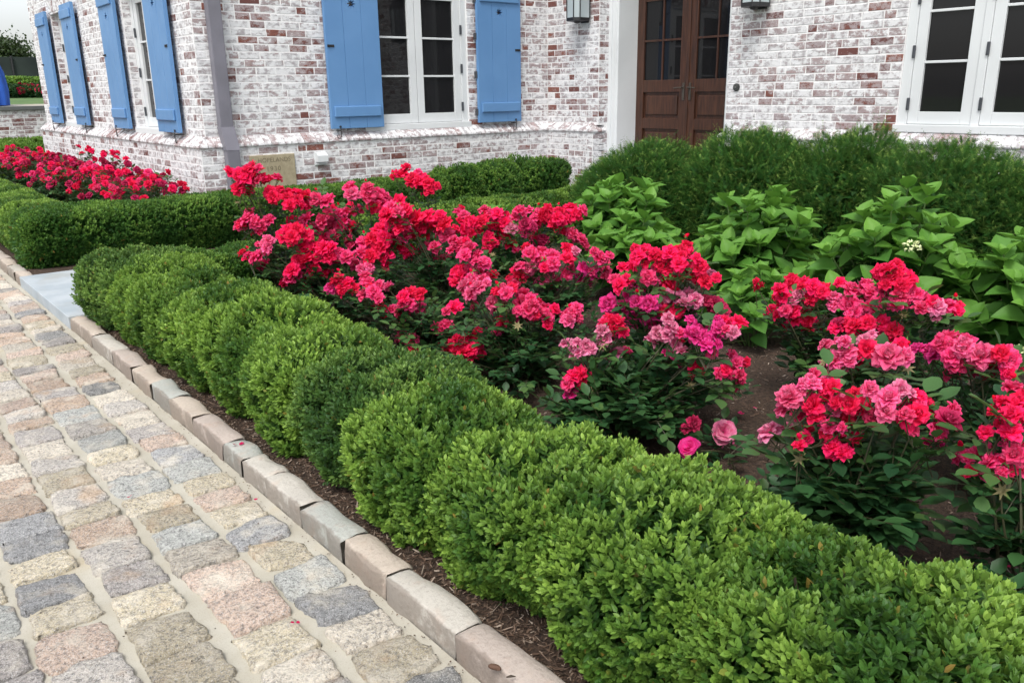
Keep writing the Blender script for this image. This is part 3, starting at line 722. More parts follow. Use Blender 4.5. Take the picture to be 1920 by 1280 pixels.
def box_foliage(seed, hx, hy, h, rad, nspr, leaf=.017, lump=.035, freq=9, pairs=6, light=.6, inner=.35, sprlen=.055, tmpl='fine', tipvar=True, clump=0.0):
    rg = np.random.default_rng(seed)
    S, Nn = rounded(rg, nspr, hx, hy, h, rad, lump, freq, seed)
    up = np.array([0, 0, 1.0]); away = np.zeros_like(S)
    if clump:
        kc = max(20, int(nspr/24)); cc_ = S[:kc]
        dd_ = ((S[:, None, :]-cc_[None])**2).sum(2) if nspr*kc < 2.5e6 else None
        if dd_ is None:
            dd_ = np.stack([((S[i::8][:, None, :]-cc_[None])**2).sum(2).min(1) for i in range(1)]) if False else None
        if dd_ is not None:
            j_ = dd_.argmin(1); dm_ = np.sqrt(dd_[np.arange(len(S)), j_]); off_ = S-cc_[j_]
            S = S+Nn*(clump*(1-np.clip(dm_/.07, 0, 1.3)**2))[:, None]; away = off_*9
    D = unit(Nn*1.0+up*.75+away+rg.normal(size=S.shape)*.30)
    L = sprlen*rg.uniform(.55, 1.35, nspr)*np.where(rg.random(nspr) < .06, 1.5, 1); S = S-D*(L*.75)[:, None]*1.0
    a1 = unit(np.cross(D, rg.normal(size=S.shape))); a2 = np.cross(D, a1)
    patch = np.clip(lumps(S, seed+9, 11)*1.1+.55, 0, 1); sprtip = (rg.random(nspr) < light*(.5+patch))*rg.uniform(.35, 1, nspr)*patch
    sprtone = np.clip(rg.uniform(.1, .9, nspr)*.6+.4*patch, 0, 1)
    Os, Ys, Zs, Sc, tn, tp = [], [], [], [], [], []
    for j in range(pairs):
        t = (j+.6)/pairs; ax = a1 if j % 2 == 0 else a2
        for sg in (-1, 1):
            al = .35+.85*t
            Y = unit(D*al+ax*sg*(1.0-.55*t)+rg.normal(size=S.shape)*.18)
            Os.append(S+D*(L*t)[:, None]+rg.normal(size=S.shape)*.0012); Ys.append(Y)
            Zs.append(D*(1.0-.3*t)-ax*sg*.5+up*.25+rg.normal(size=S.shape)*.15)
            Sc.append(leaf*rg.uniform(.75, 1.15, nspr)*(1.0 if j < pairs-1 else .72))
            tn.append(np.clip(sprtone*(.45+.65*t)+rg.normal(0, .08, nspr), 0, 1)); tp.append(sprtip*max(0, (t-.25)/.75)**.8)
    O = np.concatenate(Os); Y = np.concatenate(Ys); Z = np.concatenate(Zs); Sc = np.concatenate(Sc); tn = np.concatenate(tn); tp = np.concatenate(tp)
    # inner shell of older leaves hides the hollow
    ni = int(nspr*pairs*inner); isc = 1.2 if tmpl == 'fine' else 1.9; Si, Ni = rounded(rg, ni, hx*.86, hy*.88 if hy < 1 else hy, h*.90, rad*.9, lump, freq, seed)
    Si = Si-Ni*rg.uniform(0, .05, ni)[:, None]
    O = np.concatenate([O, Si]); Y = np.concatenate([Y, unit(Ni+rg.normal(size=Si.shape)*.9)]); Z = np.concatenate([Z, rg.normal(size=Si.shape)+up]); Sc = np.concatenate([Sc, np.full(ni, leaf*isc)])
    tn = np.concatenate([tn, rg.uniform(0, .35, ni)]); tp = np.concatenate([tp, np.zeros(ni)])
    keep = O[:, 2] > .015; O, Y, Z, Sc, tn, tp = O[keep], Y[keep], Z[keep], Sc[keep], tn[keep], tp[keep]
    T, TF = (LEAF, LF) if tmpl == 'fine' else (LEAF4, LF4)
    V, F = stamp(T, TF, O, Y, Z, Sc); k = len(T)
    dz = np.where(rg.random(len(tn)) < .010, rg.uniform(.3, 1, len(tn)), 0)
    return V, F, {'tone': np.repeat(tn, k), 'tip': np.repeat(tp, k), 'dry': np.repeat(dz, k)}
def twig_core(seed, hx, hy, h, n=26):
    r = random.Random(seed); mb = MB()
    for i in range(n):
        bx, by = r.uniform(-.35, .35)*hx, r.uniform(-.8, .8)*hy if hy > 1 else r.uniform(-.3, .3)*hy
        ex = bx+r.uniform(-.6, .6)*hx; ey = by+r.uniform(-.5, .5)*min(hy, .4); ez = h*r.uniform(.55, .85)
        mb.tube([(bx, by, -.02), ((bx+ex)/2+r.uniform(-.02, .02), (by+ey)/2, ez*.5), (ex, ey, ez)], [.009, .006, .003], 5, False)
    return mb
# front hedge: one shrub after another along the kerb
GH = 'boxwood shrubs of the front hedge'
vars_ = []
for sd_ in range(4):
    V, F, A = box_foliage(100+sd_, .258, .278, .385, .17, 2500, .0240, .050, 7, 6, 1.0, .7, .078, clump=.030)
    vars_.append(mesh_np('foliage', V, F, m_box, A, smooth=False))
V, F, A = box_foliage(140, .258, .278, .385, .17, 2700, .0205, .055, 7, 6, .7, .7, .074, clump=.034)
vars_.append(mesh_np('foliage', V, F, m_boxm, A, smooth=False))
cores = [twig_core(i, .25, .25, .43) for i in range(2)]
core_me = []
for c_ in cores:
    o = c_.build('stems', m_twig); core_me.append(o.data); bpy.data.objects.remove(o)
ORD = ['first', 'second', 'third', 'fourth', 'fifth', 'sixth', 'seventh', 'eighth', 'ninth', 'tenth', 'eleventh', 'twelfth', 'thirteenth', 'fourteenth']
ys = [4.93, 4.50, 4.08, 3.64, 3.20, 2.76, 2.32, 1.90, 1.48, 1.06, .64, .22]
for i, y in enumerate(ys):
    lb = {6: 'duller, darker boxwood shrub midway along the front hedge, seventh from the grey slab', 0: 'rounded boxwood shrub at the end of the front hedge, beside the grey slab', 1: 'second boxwood shrub of the front hedge from the grey slab', len(ys)-1: 'nearest boxwood shrub of the front hedge, cut by the bottom right corner'}.get(i, f'{ORD[i]} boxwood shrub of the front hedge counted from the grey slab')
    t = empty('boxwood_shrub', lb, 'boxwood', (1.305+rs.uniform(-.025, .02), y, .02), 0, GH)
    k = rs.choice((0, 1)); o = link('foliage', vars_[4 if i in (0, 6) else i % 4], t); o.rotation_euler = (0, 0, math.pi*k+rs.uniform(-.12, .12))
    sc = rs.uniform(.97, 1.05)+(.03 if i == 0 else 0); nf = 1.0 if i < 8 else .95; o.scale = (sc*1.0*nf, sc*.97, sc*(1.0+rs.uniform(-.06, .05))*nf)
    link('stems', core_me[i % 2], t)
def hedge(name, label, cat, cx, cy, hx, hy, h, nspr, mat, seed, leaf=.02, light=.7, rotz=0, rad=.12, pairs=5, lump=.02, group=None, freq=6):
    V, F, A = box_foliage(seed, hx, hy, h, rad, nspr, leaf, lump, freq, pairs, light, 1.1, .058, 'lo')
    t = empty(name, label, cat, (cx, cy, .02), rotz, group)
    link('foliage', mesh_np('foliage', V, F, mat, A, smooth=False), t)
    twig_core(seed, hx, hy, h, 40 if hy > 1 else 14).build('stems', m_twig, t)
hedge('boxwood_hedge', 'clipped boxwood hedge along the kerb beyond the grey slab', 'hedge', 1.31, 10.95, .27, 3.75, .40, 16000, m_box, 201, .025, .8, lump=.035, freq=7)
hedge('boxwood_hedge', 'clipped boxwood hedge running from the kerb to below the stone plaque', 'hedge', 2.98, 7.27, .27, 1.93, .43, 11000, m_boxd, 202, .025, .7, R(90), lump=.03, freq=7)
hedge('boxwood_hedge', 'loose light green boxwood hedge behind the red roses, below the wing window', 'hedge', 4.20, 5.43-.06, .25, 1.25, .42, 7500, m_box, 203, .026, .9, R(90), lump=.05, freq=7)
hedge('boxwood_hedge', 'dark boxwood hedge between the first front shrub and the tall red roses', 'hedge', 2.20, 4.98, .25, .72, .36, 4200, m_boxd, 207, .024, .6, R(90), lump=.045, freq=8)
for i, (x, y, s_, lb) in enumerate(((5.10, 7.25, .31, 'dark round boxwood below the left part of the wing window'), (5.62, 7.22, .34, 'dark round boxwood second from the inner corner of the house'), (6.15, 7.12, .35, 'dark bushy boxwood in the inner corner of the house'))):
    hedge('round_boxwood', lb, 'boxwood', x, y, s_, s_*.85, .50+.02*i, 1700, m_boxd, 210+i, .028, .6, rs.uniform(0, 3), .20, 5, .085, 'round boxwoods against the wing wall', 8)
# yews
def yew_mesh(seed, rx, ry, h, n=2600):
    rg = np.random.default_rng(seed); up = np.array([0, 0, 1.0])
    th = rg.uniform(0, 2*math.pi, n); cz = rg.uniform(-.75, 1, n); sz = np.sqrt(1-np.clip(cz, -1, 1)**2)
    Nn = np.stack([np.cos(th)*sz, np.sin(th)*sz, cz], 1)
    lay = np.where(rg.random(n) < .62, 1.0, rg.uniform(.5, .95, n))
    S = Nn*np.array([rx, ry, h*.62])*lay[:, None]; S = S*(1+.15*lumps(S, seed, 7)[:, None]+.10*lumps(S, seed+1, 17)[:, None]); S[:, 2] += h*.38
    D = unit(Nn*.8+up*.55+rg.normal(size=S.shape)*.45); L = rg.uniform(.06, .17, n)*np.where(rg.random(n) < .12, 1.7, 1); S = S-D*L[:, None]*.5
    side = unit(np.cross(D, up+rg.normal(size=S.shape)*.6)); parts = []
    new = (rg.random(n) < .38)*rg.uniform(.3, 1, n); tone = rg.uniform(0, 1, n)
    T = np.array([(-.10, 0, 0), (.10, 0, 0), (0, 1, 0)]); TF = [np.array([(0, 1, 2)])]; k = 11
    O, Y, Z, Sc, tn, tp = [], [], [], [], [], []
    for j in range(k):
        t = (j+.5)/k
        for sg in (-1, 1):
            O.append(S+D*(L*t)[:, None]-up*(.02*t*t)); Y.append(D*.75+side*sg*(1-.35*t)+rg.normal(size=S.shape)*.12); Z.append(np.cross(D, side)+rg.normal(size=S.shape)*.3)
            Sc.append(.024*(1-.35*t)*rg.uniform(.8, 1.2, n)); tn.append(np.clip(tone*(.4+.6*t), 0, 1)); tp.append(new*max(0, (t-.55)/.45))
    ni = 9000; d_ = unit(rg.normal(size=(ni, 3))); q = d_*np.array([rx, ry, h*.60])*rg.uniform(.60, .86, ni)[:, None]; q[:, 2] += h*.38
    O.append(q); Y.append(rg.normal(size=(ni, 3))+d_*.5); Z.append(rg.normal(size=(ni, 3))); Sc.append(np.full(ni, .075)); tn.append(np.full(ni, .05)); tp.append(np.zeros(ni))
    V, F = stamp(T*[2.2, 1, 1] if False else T, TF, np.concatenate(O), np.concatenate(Y), np.concatenate(Z), np.concatenate(Sc))
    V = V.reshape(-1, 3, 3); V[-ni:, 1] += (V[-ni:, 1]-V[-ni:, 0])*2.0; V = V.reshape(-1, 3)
    return mesh_np('foliage', V, F, m_yew, {'tone': np.repeat(np.concatenate(tn), 3), 'tip': np.repeat(np.concatenate(tp), 3)}, smooth=False)
yv = [yew_mesh(300+i, .62, .60, .95, 7800) for i in range(3)]
ymb = twig_core(9, .5, .5, .8, 30); o = ymb.build('stems', m_twig); ystem = o.data; bpy.data.objects.remove(o)
yews = [(5.25, 4.72, .98, .93), (5.62, 3.95, 1.0, 1.03), (5.85, 3.25, .98, 1.02), (5.80, 2.45, 1.0, .98), (6.0, 1.70, 1.0, .98), (5.75, .95, 1.0, .95), (6.35, 4.30, .75, .95)]
for i, (x, y, s_, hz) in enumerate(yews):
    lb = ['low feathery yew at the left end of its row, before the door casing', 'tall dark yew in front of the double door', 'dark yew below the brick between door and right window', 'dark yew below the left edge of the right window', 'dark yew below the right window, second from the right edge', 'dark yew at the right edge under the white window', 'small yew close to the wall at the foot of the front door'][i]
    t = empty('yew', lb, 'yew', (x, y, 0), 0, 'yew shrubs along the house front')
    o = link('foliage', yv[i % 3], t); o.rotation_euler = (0, 0, rs.uniform(0, 6.28)); o.scale = (s_, s_, hz*.97); link('stems', ystem, t).scale = (s_, s_, hz)
# hydrangeas
nu, nv = 5, 7
def big_leaf():
    P = []; 
    for j in range(nv):
        t = j/(nv-1); wd = .40*math.sin(math.pi*t**.76)**.85*(1-.12*t) if 0 < t < 1 else .012
        for i in range(nu):
            u_ = -1+2*i/(nu-1); z = .16*abs(u_)*wd/.36*1.0 - .24*t*t + .10*t+.018*math.cos(i*3.1+j*2.2)
            P.append((u_*wd, t, z))
    a = [(j*nu+i, j*nu+i+1, (j+1)*nu+i+1, (j+1)*nu+i) for j in range(nv-1) for i in range(nu-1)]
    return np.array(P), [np.array(a)]
BL, BLF = big_leaf()
def hydrangea(x, y, r, h, nst, label, seed, leaf=.128):
    nst = int(nst*1.1)
    rg = np.random.default_rng(seed); t = empty('hydrangea', label, 'hydrangea', (x, y, .03), 0, 'hydrangeas between the roses and the yews')
    st = MB(); O, Y, Z, Sc, tn, tp = [], [], [], [], [], []
    for k in range(nst):
        ph = k*2.39996; q = math.sqrt((k+.5)/nst); ex, ey = r*q*math.cos(ph)+rg.normal(0, .02), r*q*math.sin(ph)+rg.normal(0, .02)
        ez = h*(1-.55*q**2.2)*rg.uniform(.80, 1.08)
        base = np.array([ex*.15, ey*.15, 0]); end = np.array([ex, ey, ez]); mid = base*.4+end*.6+np.array([0, 0, .03])
        st.tube([base, mid, end], [.005, .004, .003], 5, False)
        D = unit((end-mid)+np.array([0, 0, .10])); a0_ = rg.uniform(0, 3.14); s1 = unit(np.cross(D, [math.cos(a0_), math.sin(a0_), .1])); s2 = np.cross(D, s1)
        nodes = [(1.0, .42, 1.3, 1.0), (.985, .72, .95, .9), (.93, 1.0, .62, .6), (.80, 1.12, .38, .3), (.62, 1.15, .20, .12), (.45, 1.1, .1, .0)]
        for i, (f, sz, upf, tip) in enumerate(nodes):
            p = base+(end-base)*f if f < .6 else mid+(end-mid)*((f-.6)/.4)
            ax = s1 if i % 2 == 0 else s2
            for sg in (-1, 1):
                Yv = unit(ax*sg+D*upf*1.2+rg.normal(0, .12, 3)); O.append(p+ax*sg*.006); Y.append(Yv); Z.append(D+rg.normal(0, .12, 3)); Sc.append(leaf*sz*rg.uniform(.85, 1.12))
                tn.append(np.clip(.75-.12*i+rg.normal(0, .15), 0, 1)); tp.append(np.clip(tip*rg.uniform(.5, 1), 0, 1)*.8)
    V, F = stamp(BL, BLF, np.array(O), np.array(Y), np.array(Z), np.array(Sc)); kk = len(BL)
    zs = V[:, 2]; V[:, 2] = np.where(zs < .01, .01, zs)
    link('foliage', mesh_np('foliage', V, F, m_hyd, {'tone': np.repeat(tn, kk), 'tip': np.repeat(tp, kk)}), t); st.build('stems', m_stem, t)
    return t
hydrangea(4.05, 3.85, .40, .72, 34, 'tallest lime green hydrangea, the leftmost big one, in front of the dark yew', 1)
hydrangea(3.72, 3.40, .34, .50, 22, 'lower hydrangea just behind the red roses at the middle of the bed', 2)
hydrangea(3.95, 2.72, .38, .68, 32, 'hydrangea behind the large mid rose bush with the magenta blooms', 3)
hy = hydrangea(3.95, 1.92, .40, .74, 34, 'hydrangea with one pale flower bud, behind the right-hand roses', 4)
hy2 = hydrangea(4.10, 1.36, .36, .62, 30, 'hydrangea at the right edge of the picture, in front of the yew', 5)
hydrangea(3.62, 4.55, .26, .50, 14, 'small hydrangea showing light leaves over the far red roses', 6, .09)
hydrangea(3.45, 2.35, .26, .38, 14, 'low hydrangea between the mid rose bush and the bare mulch', 7, .10)
def flower_head(p, parent):
    rg = np.random.default_rng(5); n = 60; d = unit(rg.normal(size=(n, 3))+[0, 0, .5]); O = np.array(p)+d*[.03, .03, .018]
    V, F = stamp(LEAF4, LF4, O, d+rg.normal(size=d.shape)*.7, d, np.full(n, .018)); s_ = bpy.data.materials.get('cream_floret') or M_plain('cream_floret', (.62, .68, .36, 1), .6)
    o = link('flower_head', mesh_np('flower_head', V, F, s_), parent); o.matrix_parent_inverse = Matrix.Translation(-Vector(parent.location))
flower_head(at_depth(1710, 462, 4.05), hy); flower_head(at_depth(1912, 660, 3.9), hy2)
# ------------------------------------------------------------------ roses
def bloom_mesh(kind, seed, full=True):
    rg = np.random.default_rng(seed); Vs, Fs, pt, ed = [], [], [], []; off = 0
    lay = [(8, 2, .50, .21), (9, 22, .50, .20), (9, 40, .46, .19), (8, 56, .40, .18), (7, 70, .33, .16), (5, 80, .26, .13)] if full else [(5, 5, .56, .42), (5, 25, .48, .38), (5, 48, .36, .3)]
    na, nb_ = 5, 5
    for li, (cnt, tilt, L, W) in enumerate(lay):
        ph0 = rg.uniform(0, 6.28)
        for k in range(cnt):
            az = ph0+2*math.pi*(k+rg.uniform(-.22, .22))/cnt; tl = R(tilt+rg.normal(0, 9)); Lk = L*rg.uniform(.82, 1.12); Wk = W*rg.uniform(.85, 1.15)
            curl = rg.uniform(-.9, .1) if li < 3 else rg.uniform(-.3, .5); cup = rg.uniform(.10, .35); rw = rg.uniform(.5, 1.2)
            x, z, ang = .03, 0.0+li*.012, tl+.45
            tone = np.clip(rg.uniform(0, 1)*.8+(.25 if li < 2 else 0), 0, 1)
            p1, p2 = rg.uniform(0, 6.28, 2); ca, sa = math.cos(az), math.sin(az)
            for j in range(nb_):
                t = j/(nb_-1)
                if j: x += Lk/(nb_-1)*math.cos(ang); z += Lk/(nb_-1)*math.sin(ang); ang += (curl-.25)*.42
                wd = Wk*(.25+.75*math.sin(math.pi*min(1, .12+t*.60))**.8)*(1 if t < .7 else (.80 if t < .9 else .16))
                for i in range(na):
                    u_ = -1+2*i/(na-1); nx, nz = -math.sin(ang), math.cos(ang)
                    lift = cup*u_*u_*wd*1.3+.045*rw*t*math.sin(4*u_+p1)+.025*t*math.sin(8*u_+p2)
                    back = -.10*wd*u_*u_*t
                    X_, Z_ = x+nx*lift+back, z+nz*lift; Yc = u_*wd
                    Vs.append((X_*ca-Yc*sa, X_*sa+Yc*ca, Z_)); pt.append(tone); ed.append(t)
            Fs += [(off+j*na+i, off+j*na+i+1, off+(j+1)*na+i+1, off+(j+1)*na+i) for j in range(nb_-1) for i in range(na-1)]; off += na*nb_
    return mesh_np('bloom_'+kind, np.array(Vs)*.96, [np.array(Fs)], PET[kind], {'pt': pt, 'edge': ed})
def bud_mesh():
    mb = MB(); mb.lathe([(.02, -.3), (.16, -.15), (.2, .05), (.13, .3), (.03, .42)], n=10); o = mb.build('bud', PET['R'], smooth=True); me = o.data; bpy.data.objects.remove(o); return me
BM = {k: [bloom_mesh(k, 500+10*i+j) for j in range(3)] for i, k in enumerate('RKPMFD')}
BM['O'] = [bloom_mesh('M', 903, False)]; BM['C'] = [bloom_mesh('F', 905, False)]
BM['b'] = [bud_mesh()]
def spent_mesh():
    a = np.arange(7)*.9; Y = np.stack([np.cos(a), np.sin(a), .35+.1*np.sin(a*3)], 1)
    V, F = stamp(np.array([(0, 0, 0), (-.13, .25, .04), (0, .75, -.05), (.13, .25, .04)]), LF4, np.zeros((7, 3)), Y, np.tile([0, 0, 1.0], (7, 1)), np.ones(7))
    return mesh_np('spent_head', V, F, M_plain('dry_brown_sepal', (.20, .17, .075, 1), .8, 0, 1, .35, 40), smooth=False)
BM['S'] = [spent_mesh()]
CAL = np.array([(0, 0, 0), (-.10, .12, .02), (0, .5, -.06), (.10, .12, .02)])
ROSE_LEAF = np.array([(0, 0, 0), (-.24, .22, .05), (-.34, .52, .06), (-.20, .82, .03), (0, 1.02, -.06), (.20, .82, .03), (.34, .52, .06), (.24, .22, .05), (0, .35, -.02), (0, .7, -.03)])
RLF = [np.array([(0, 8, 2, 1), (8, 9, 3, 2), (0, 7, 6, 8), (8, 6, 5, 9)]), np.array([(9, 4, 3), (9, 5, 4)])]
bl_rng = np.random.default_rng(42)
def rose_bush(name_label, base, blooms, fill=26, height=.5, radius=.33, seed=0, leafsize=.040, group='red rose bushes of the front bed', name='rose_bush', cat='rose bush', thin=1.0, low=.2):
    """blooms: list of (point, diameter, kind). One bush = canes + leaves + each bloom its own part"""
    rg = np.random.default_rng(seed); bx, by = base
    t = empty(name, name_label, cat, (bx, by, .03), 0, group); B0 = np.array([bx, by, .03])
    canes = MB(); O, Y, Z, Sc, tn, tp = [], [], [], [], [], []
    CO_, CY, CZ = [], [], []
    up = np.array([0, 0, 1.0])
    def comp(p, d, size, fresh):
        d = unit(d); sd_ = unit(np.cross(d, up)+1e-6); nrm = np.cross(sd_, d)
        L = size*1.7
        for f, s_, sc in ((1.0, 0, 1.1), (.68, 1, .95), (.68, -1, .95), (.36, 1, .75), (.36, -1, .75)):
            O.append(p+d*L*f); Y.append(d*(1 if s_ == 0 else .45)+sd_*s_*1.0+rg.normal(0, .12, 3)); Z.append(nrm+up*.8+rg.normal(0, .25, 3)); Sc.append(size*sc*rg.uniform(.85, 1.15))
            tn.append(np.clip(rg.uniform(0, 1), 0, 1)); tp.append(fresh*rg.uniform(.4, 1))
        canes.tube([p, p+d*L], [.0012, .0009], 3, False)
    def cane(end, r0, leaves, fresh=0.0, t0=.25):
        b = np.array([rg.normal(0, .035), rg.normal(0, .035), 0]); e = end-B0
        ctrl = b*.3+e*.45+np.array([0, 0, abs(e[2])*.18])+rg.normal(0, .02, 3)
        pts = [(1-s)**2*b+2*s*(1-s)*ctrl+s*s*e for s in np.linspace(0, 1, 6)]; canes.tube(pts, list(np.linspace(r0, r0*.45, 6)), 5, False)
        for k in range(leaves):
            s = t0+(1-t0-.06)*rg.random(); p = (1-s)**2*b+2*s*(1-s)*ctrl+s*s*e; tang = unit(2*(1-s)*(ctrl-b)+2*s*(e-ctrl))
            out = rg.normal(0, 1, 3)*[1, 1, .4]; out += np.array([p[0], p[1], 0])*(2.0 if low < .4 else .3)
            comp(p, unit(out)+tang*.35+up*rg.uniform(-.15, .35), leafsize*rg.uniform(.75, 1.2), fresh if s > .8 else 0)
    cen = []
    for (P_, dm, kd) in blooms:
        near = [c for c in cen if np.linalg.norm(c-P_) < .075]
        stem_end = P_-up*dm*.25
        if near and len(near) > 0:
            c0 = near[0]; root = c0-up*.09
            canes.tube([root-B0, (root-B0)*.5+(stem_end-B0)*.5+np.array([0, 0, -.012]), stem_end-B0], [.0020, .0018, .0018], 4, False)
        else:
            cane(stem_end, .0042, int(7*thin), .35, .35); cen.append(P_)
        out = np.array([P_[0]-bx, P_[1]-by, 0]); toward = unit(np.array([-P_[0], -P_[1], 0]))
        d = unit(unit(out+1e-6)*.45+toward*.40+up*rg.uniform(.55, 1.0)+rg.normal(0, .28, 3))
        q = Vector(d.tolist()).to_track_quat('Z', 'Y')
        ms = BM[kd]; o = link({'b': 'bud', 'S': 'spent_head'}.get(kd, 'bloom'), ms[int(bl_rng.integers(len(ms)))], t)
        o.rotation_mode = 'QUATERNION'; o.rotation_quaternion = q @ Vector((0, 0, 1)).rotation_difference(Vector((0, 0, 1))); 
        o.rotation_quaternion = q @ Matrix.Rotation(bl_rng.uniform(0, 6.28), 3, 'Z').to_quaternion()
        o.location = (P_-B0-d*dm*.12).tolist(); sc = dm*(1.0 if kd != 'b' else .9); o.scale = (sc, sc, sc*bl_rng.uniform(.85, 1.1))
        for k in range(5):
            a = k*1.2566; s1 = unit(np.cross(d, [.3, .9, .1])); s2 = np.cross(d, s1); CO_.append(P_-B0-d*dm*.14); CY.append(s1*math.cos(a)+s2*math.sin(a)-d*.25); CZ.append(d)
    for k in range(fill):
        ph = k*2.4+seed; q = math.sqrt((k+.5)/fill); e = np.array([bx+radius*q*math.cos(ph), by+radius*q*math.sin(ph), .03+height*(1-.45*q*q)*rg.uniform(.62, 1.0)])
        cane(e, .0035, int(9*thin), .5 if rg.random() < .3 else .1, low)
    V, F = stamp(ROSE_LEAF, RLF, np.array(O), np.array(Y), np.array(Z), np.array(Sc)); k = len(ROSE_LEAF); V[:, 2] = np.maximum(V[:, 2], .004)
    part = [(V, F, {'tone': np.repeat(tn, k), 'tip': np.repeat(tp, k)})]
    if CO_:
        V2, F2 = stamp(CAL, LF4, np.array(CO_), np.array(CY), np.array(CZ), np.full(len(CO_), .05)); part.append((V2, F2, {'tone': np.full(len(V2), .8), 'tip': np.full(len(V2), .7)}))
    V, F, A = merge(part); link('leaves', mesh_np('leaves', V, F, m_rose, A), t); canes.build('canes', m_cane, t)
    return t
def conv(lst, x0, y0, sc, base, spread=.10, front=0.0):
    """photo spots (zoomed crop coords, size in crop px) -> points in the vertical slab of the bush"""
    d0 = math.hypot(*base); out = []
    for (zx, zy, sz, kd) in lst:
        x, y = x0+zx/sc, y0+zy/sc
        d = d0+front+float(bl_rng.uniform(-spread, spread)); P_ = at_depth(x, y, d)
        if P_[2] < .10: d = d0-.15; P_ = at_depth(x, y, d); P_[2] = max(P_[2], .08)
        dm = (sz/sc)*np.linalg.norm(P_-np.array([0, 0, H]))/FPX*1.10
        out.append((P_, float(np.clip(dm, .03, .125)), kd))
        for rep in range(2 if (kd in 'RKPMFD' and len(lst) < 45) else 1):
          if kd not in 'RKPMFD' or bl_rng.random() > (.9, .35)[rep] or len(out) > 94-(len(lst)-lst.index((zx, zy, sz, kd))): continue
          if True:
              an = bl_rng.uniform(0, 6.28); P2 = P_+(CR*math.cos(an)+CU*math.sin(an)*.8)*dm*.55+CF*bl_rng.uniform(-.02, .05)
              if bl_rng.random() < .13: out.append((P2+CU*dm*.5, .040, 'b'))
              if bl_rng.random() < .07: out.append((P2-CU*dm*.75, .034, 'S'))
              out.append((P2, float(np.clip(dm*bl_rng.uniform(.62, .95), .03, .1)), kd if bl_rng.random() < .7 else ('R' if kd == 'K' else 'K')))
    return out
def cv(s_, kd, size):        # "x,y x,y ..." -> entries
    return [(float(a.split(',')[0]), float(a.split(',')[1]), size, kd) for a in s_.split()]
c1 = (400, 300, 3.2); c2 = (850, 300, 3.047); c4 = (900, 500, 3.2); c5 = (1380, 480, 3.048)
b = (2.02, 4.62)
L = conv(cv('150,85 205,60 262,62 172,140 232,112 285,112 330,122 150,172 195,105', 'R', 86)+cv('390,112', 'b', 40)+cv('340,190 392,205 362,225', 'R', 84)+cv('445,225 500,195 550,212 460,270 535,255 500,245', 'R', 84)+cv('200,350 160,392 222,385 330,362 282,402 245,370', 'K', 84), *c1, b)
rose_bush('tall leggy rose bush with red clusters just in front of the stone plaque', b, L, 14, .52, .26, 1, thin=.8)
b = (2.10, 4.05)
L = conv(cv('455,420 500,420 470,460 430,465 520,460', 'R', 95)+cv('310,500 335,485', 'P', 75)+cv('270,575 240,590', 'K', 80)+cv('212,575', 'R', 80)+cv('310,620', 'D', 70)+cv('590,540 545,560 655,560 600,590 555,600 500,640 460,690 655,530 690,575 470,660 520,600', 'R', 105)+cv('650,640 680,680 555,725', 'R', 85)+cv('600,555 745,600 800,580 840,620', 'K', 95)+cv('910,625 890,655 930,650', 'P', 80)+cv('545,815', 'F', 50), *c1, b)
rose_bush('rose bush with scarlet blooms closest to the hedge on the far left of the bed', b, L, 26, .40, .34, 2)
b = (2.55, 4.45)
L = conv(cv('680,245', 'K', 105)+cv('830,205', 'P', 100)+cv('930,210 985,225 1020,215', 'K', 90)+cv('1005,285 965,280', 'R', 90)+cv('560,350 620,405 690,335 800,315 860,300 780,380 840,400 700,400 650,360 745,365 530,370', 'K', 98)+cv('680,470 830,515 860,530 720,455', 'K', 88), *c1, b)
rose_bush('rose bush with scattered single crimson-pink blooms in the second row on the left', b, L, 24, .44, .34, 3)
b = (3.02, 4.5)
L = conv(cv('1140,85 1190,125 1250,110 1290,140 1270,170 1230,130', 'R', 88)+cv('1075,68', 'b', 40), *c1, b)+conv(cv('30,300 60,315', 'K', 70)+cv('80,370 60,400 100,350', 'R', 80), *c2, b)
rose_bush('rose bush with one tall red cluster standing above the others in front of the wall', b, L, 16, .48, .26, 4, thin=.8)
b = (2.62, 3.75)
L = conv(cv('1040,330 1100,305 1160,315 1220,350 1280,340 1330,370 1080,380 1150,400 1250,400 1300,420 1385,385 1000,420 960,470 1050,450 1000,520 1060,510 1130,500 940,580 1040,580 1190,385 1110,350', 'R', 112)+cv('1210,560 1320,600 1380,590 1330,520', 'K', 85), *c1, b)
rose_bush('dense rose bush with a dome of bright red blooms left of centre', b, L, 26, .42, .36, 5)
b = (2.10, 3.25)
L = conv(cv('930,735 905,800 960,790', 'K', 96)+cv('990,760', 'P', 100)+cv('780,755 800,740', 'R', 105)+cv('700,768', 'M', 80)+cv('990,880', 'R', 95)+cv('1140,820 1240,800 1180,800', 'R', 90)+cv('1120,905 1240,890 1180,870 1140,930', 'K', 88)+cv('1240,1030 1190,1080 1380,1100 1350,1010', 'K', 100)+cv('1460,1130 1540,1120 1510,1160 1420,1150', 'R', 100), *c1, b)
rose_bush('low rose bush with few crimson blooms beside the hedge, left of centre', b, L, 34, .34, .36, 6)
b = (3.10, 3.85)
L = conv(cv('200,310 250,305 160,350 230,370 290,355 150,400 200,440 260,430 320,400 330,480 200,490 180,330 270,390', 'R', 80)+cv('260,465 330,395', 'F', 85)+cv('385,290 420,285', 'K', 80)+cv('480,340 540,285 600,330 655,290 700,310 640,340 580,380 515,310 670,270 560,345 460,410 620,365', 'R', 86)+cv('410,365 490,485', 'D', 85)+cv('680,420 735,450 700,440', 'K', 80), *c2, b)
rose_bush('rose bush with round red blooms against the light hydrangea leaves, right of centre', b, L, 22, .44, .34, 7)
b = (2.75, 3.15)
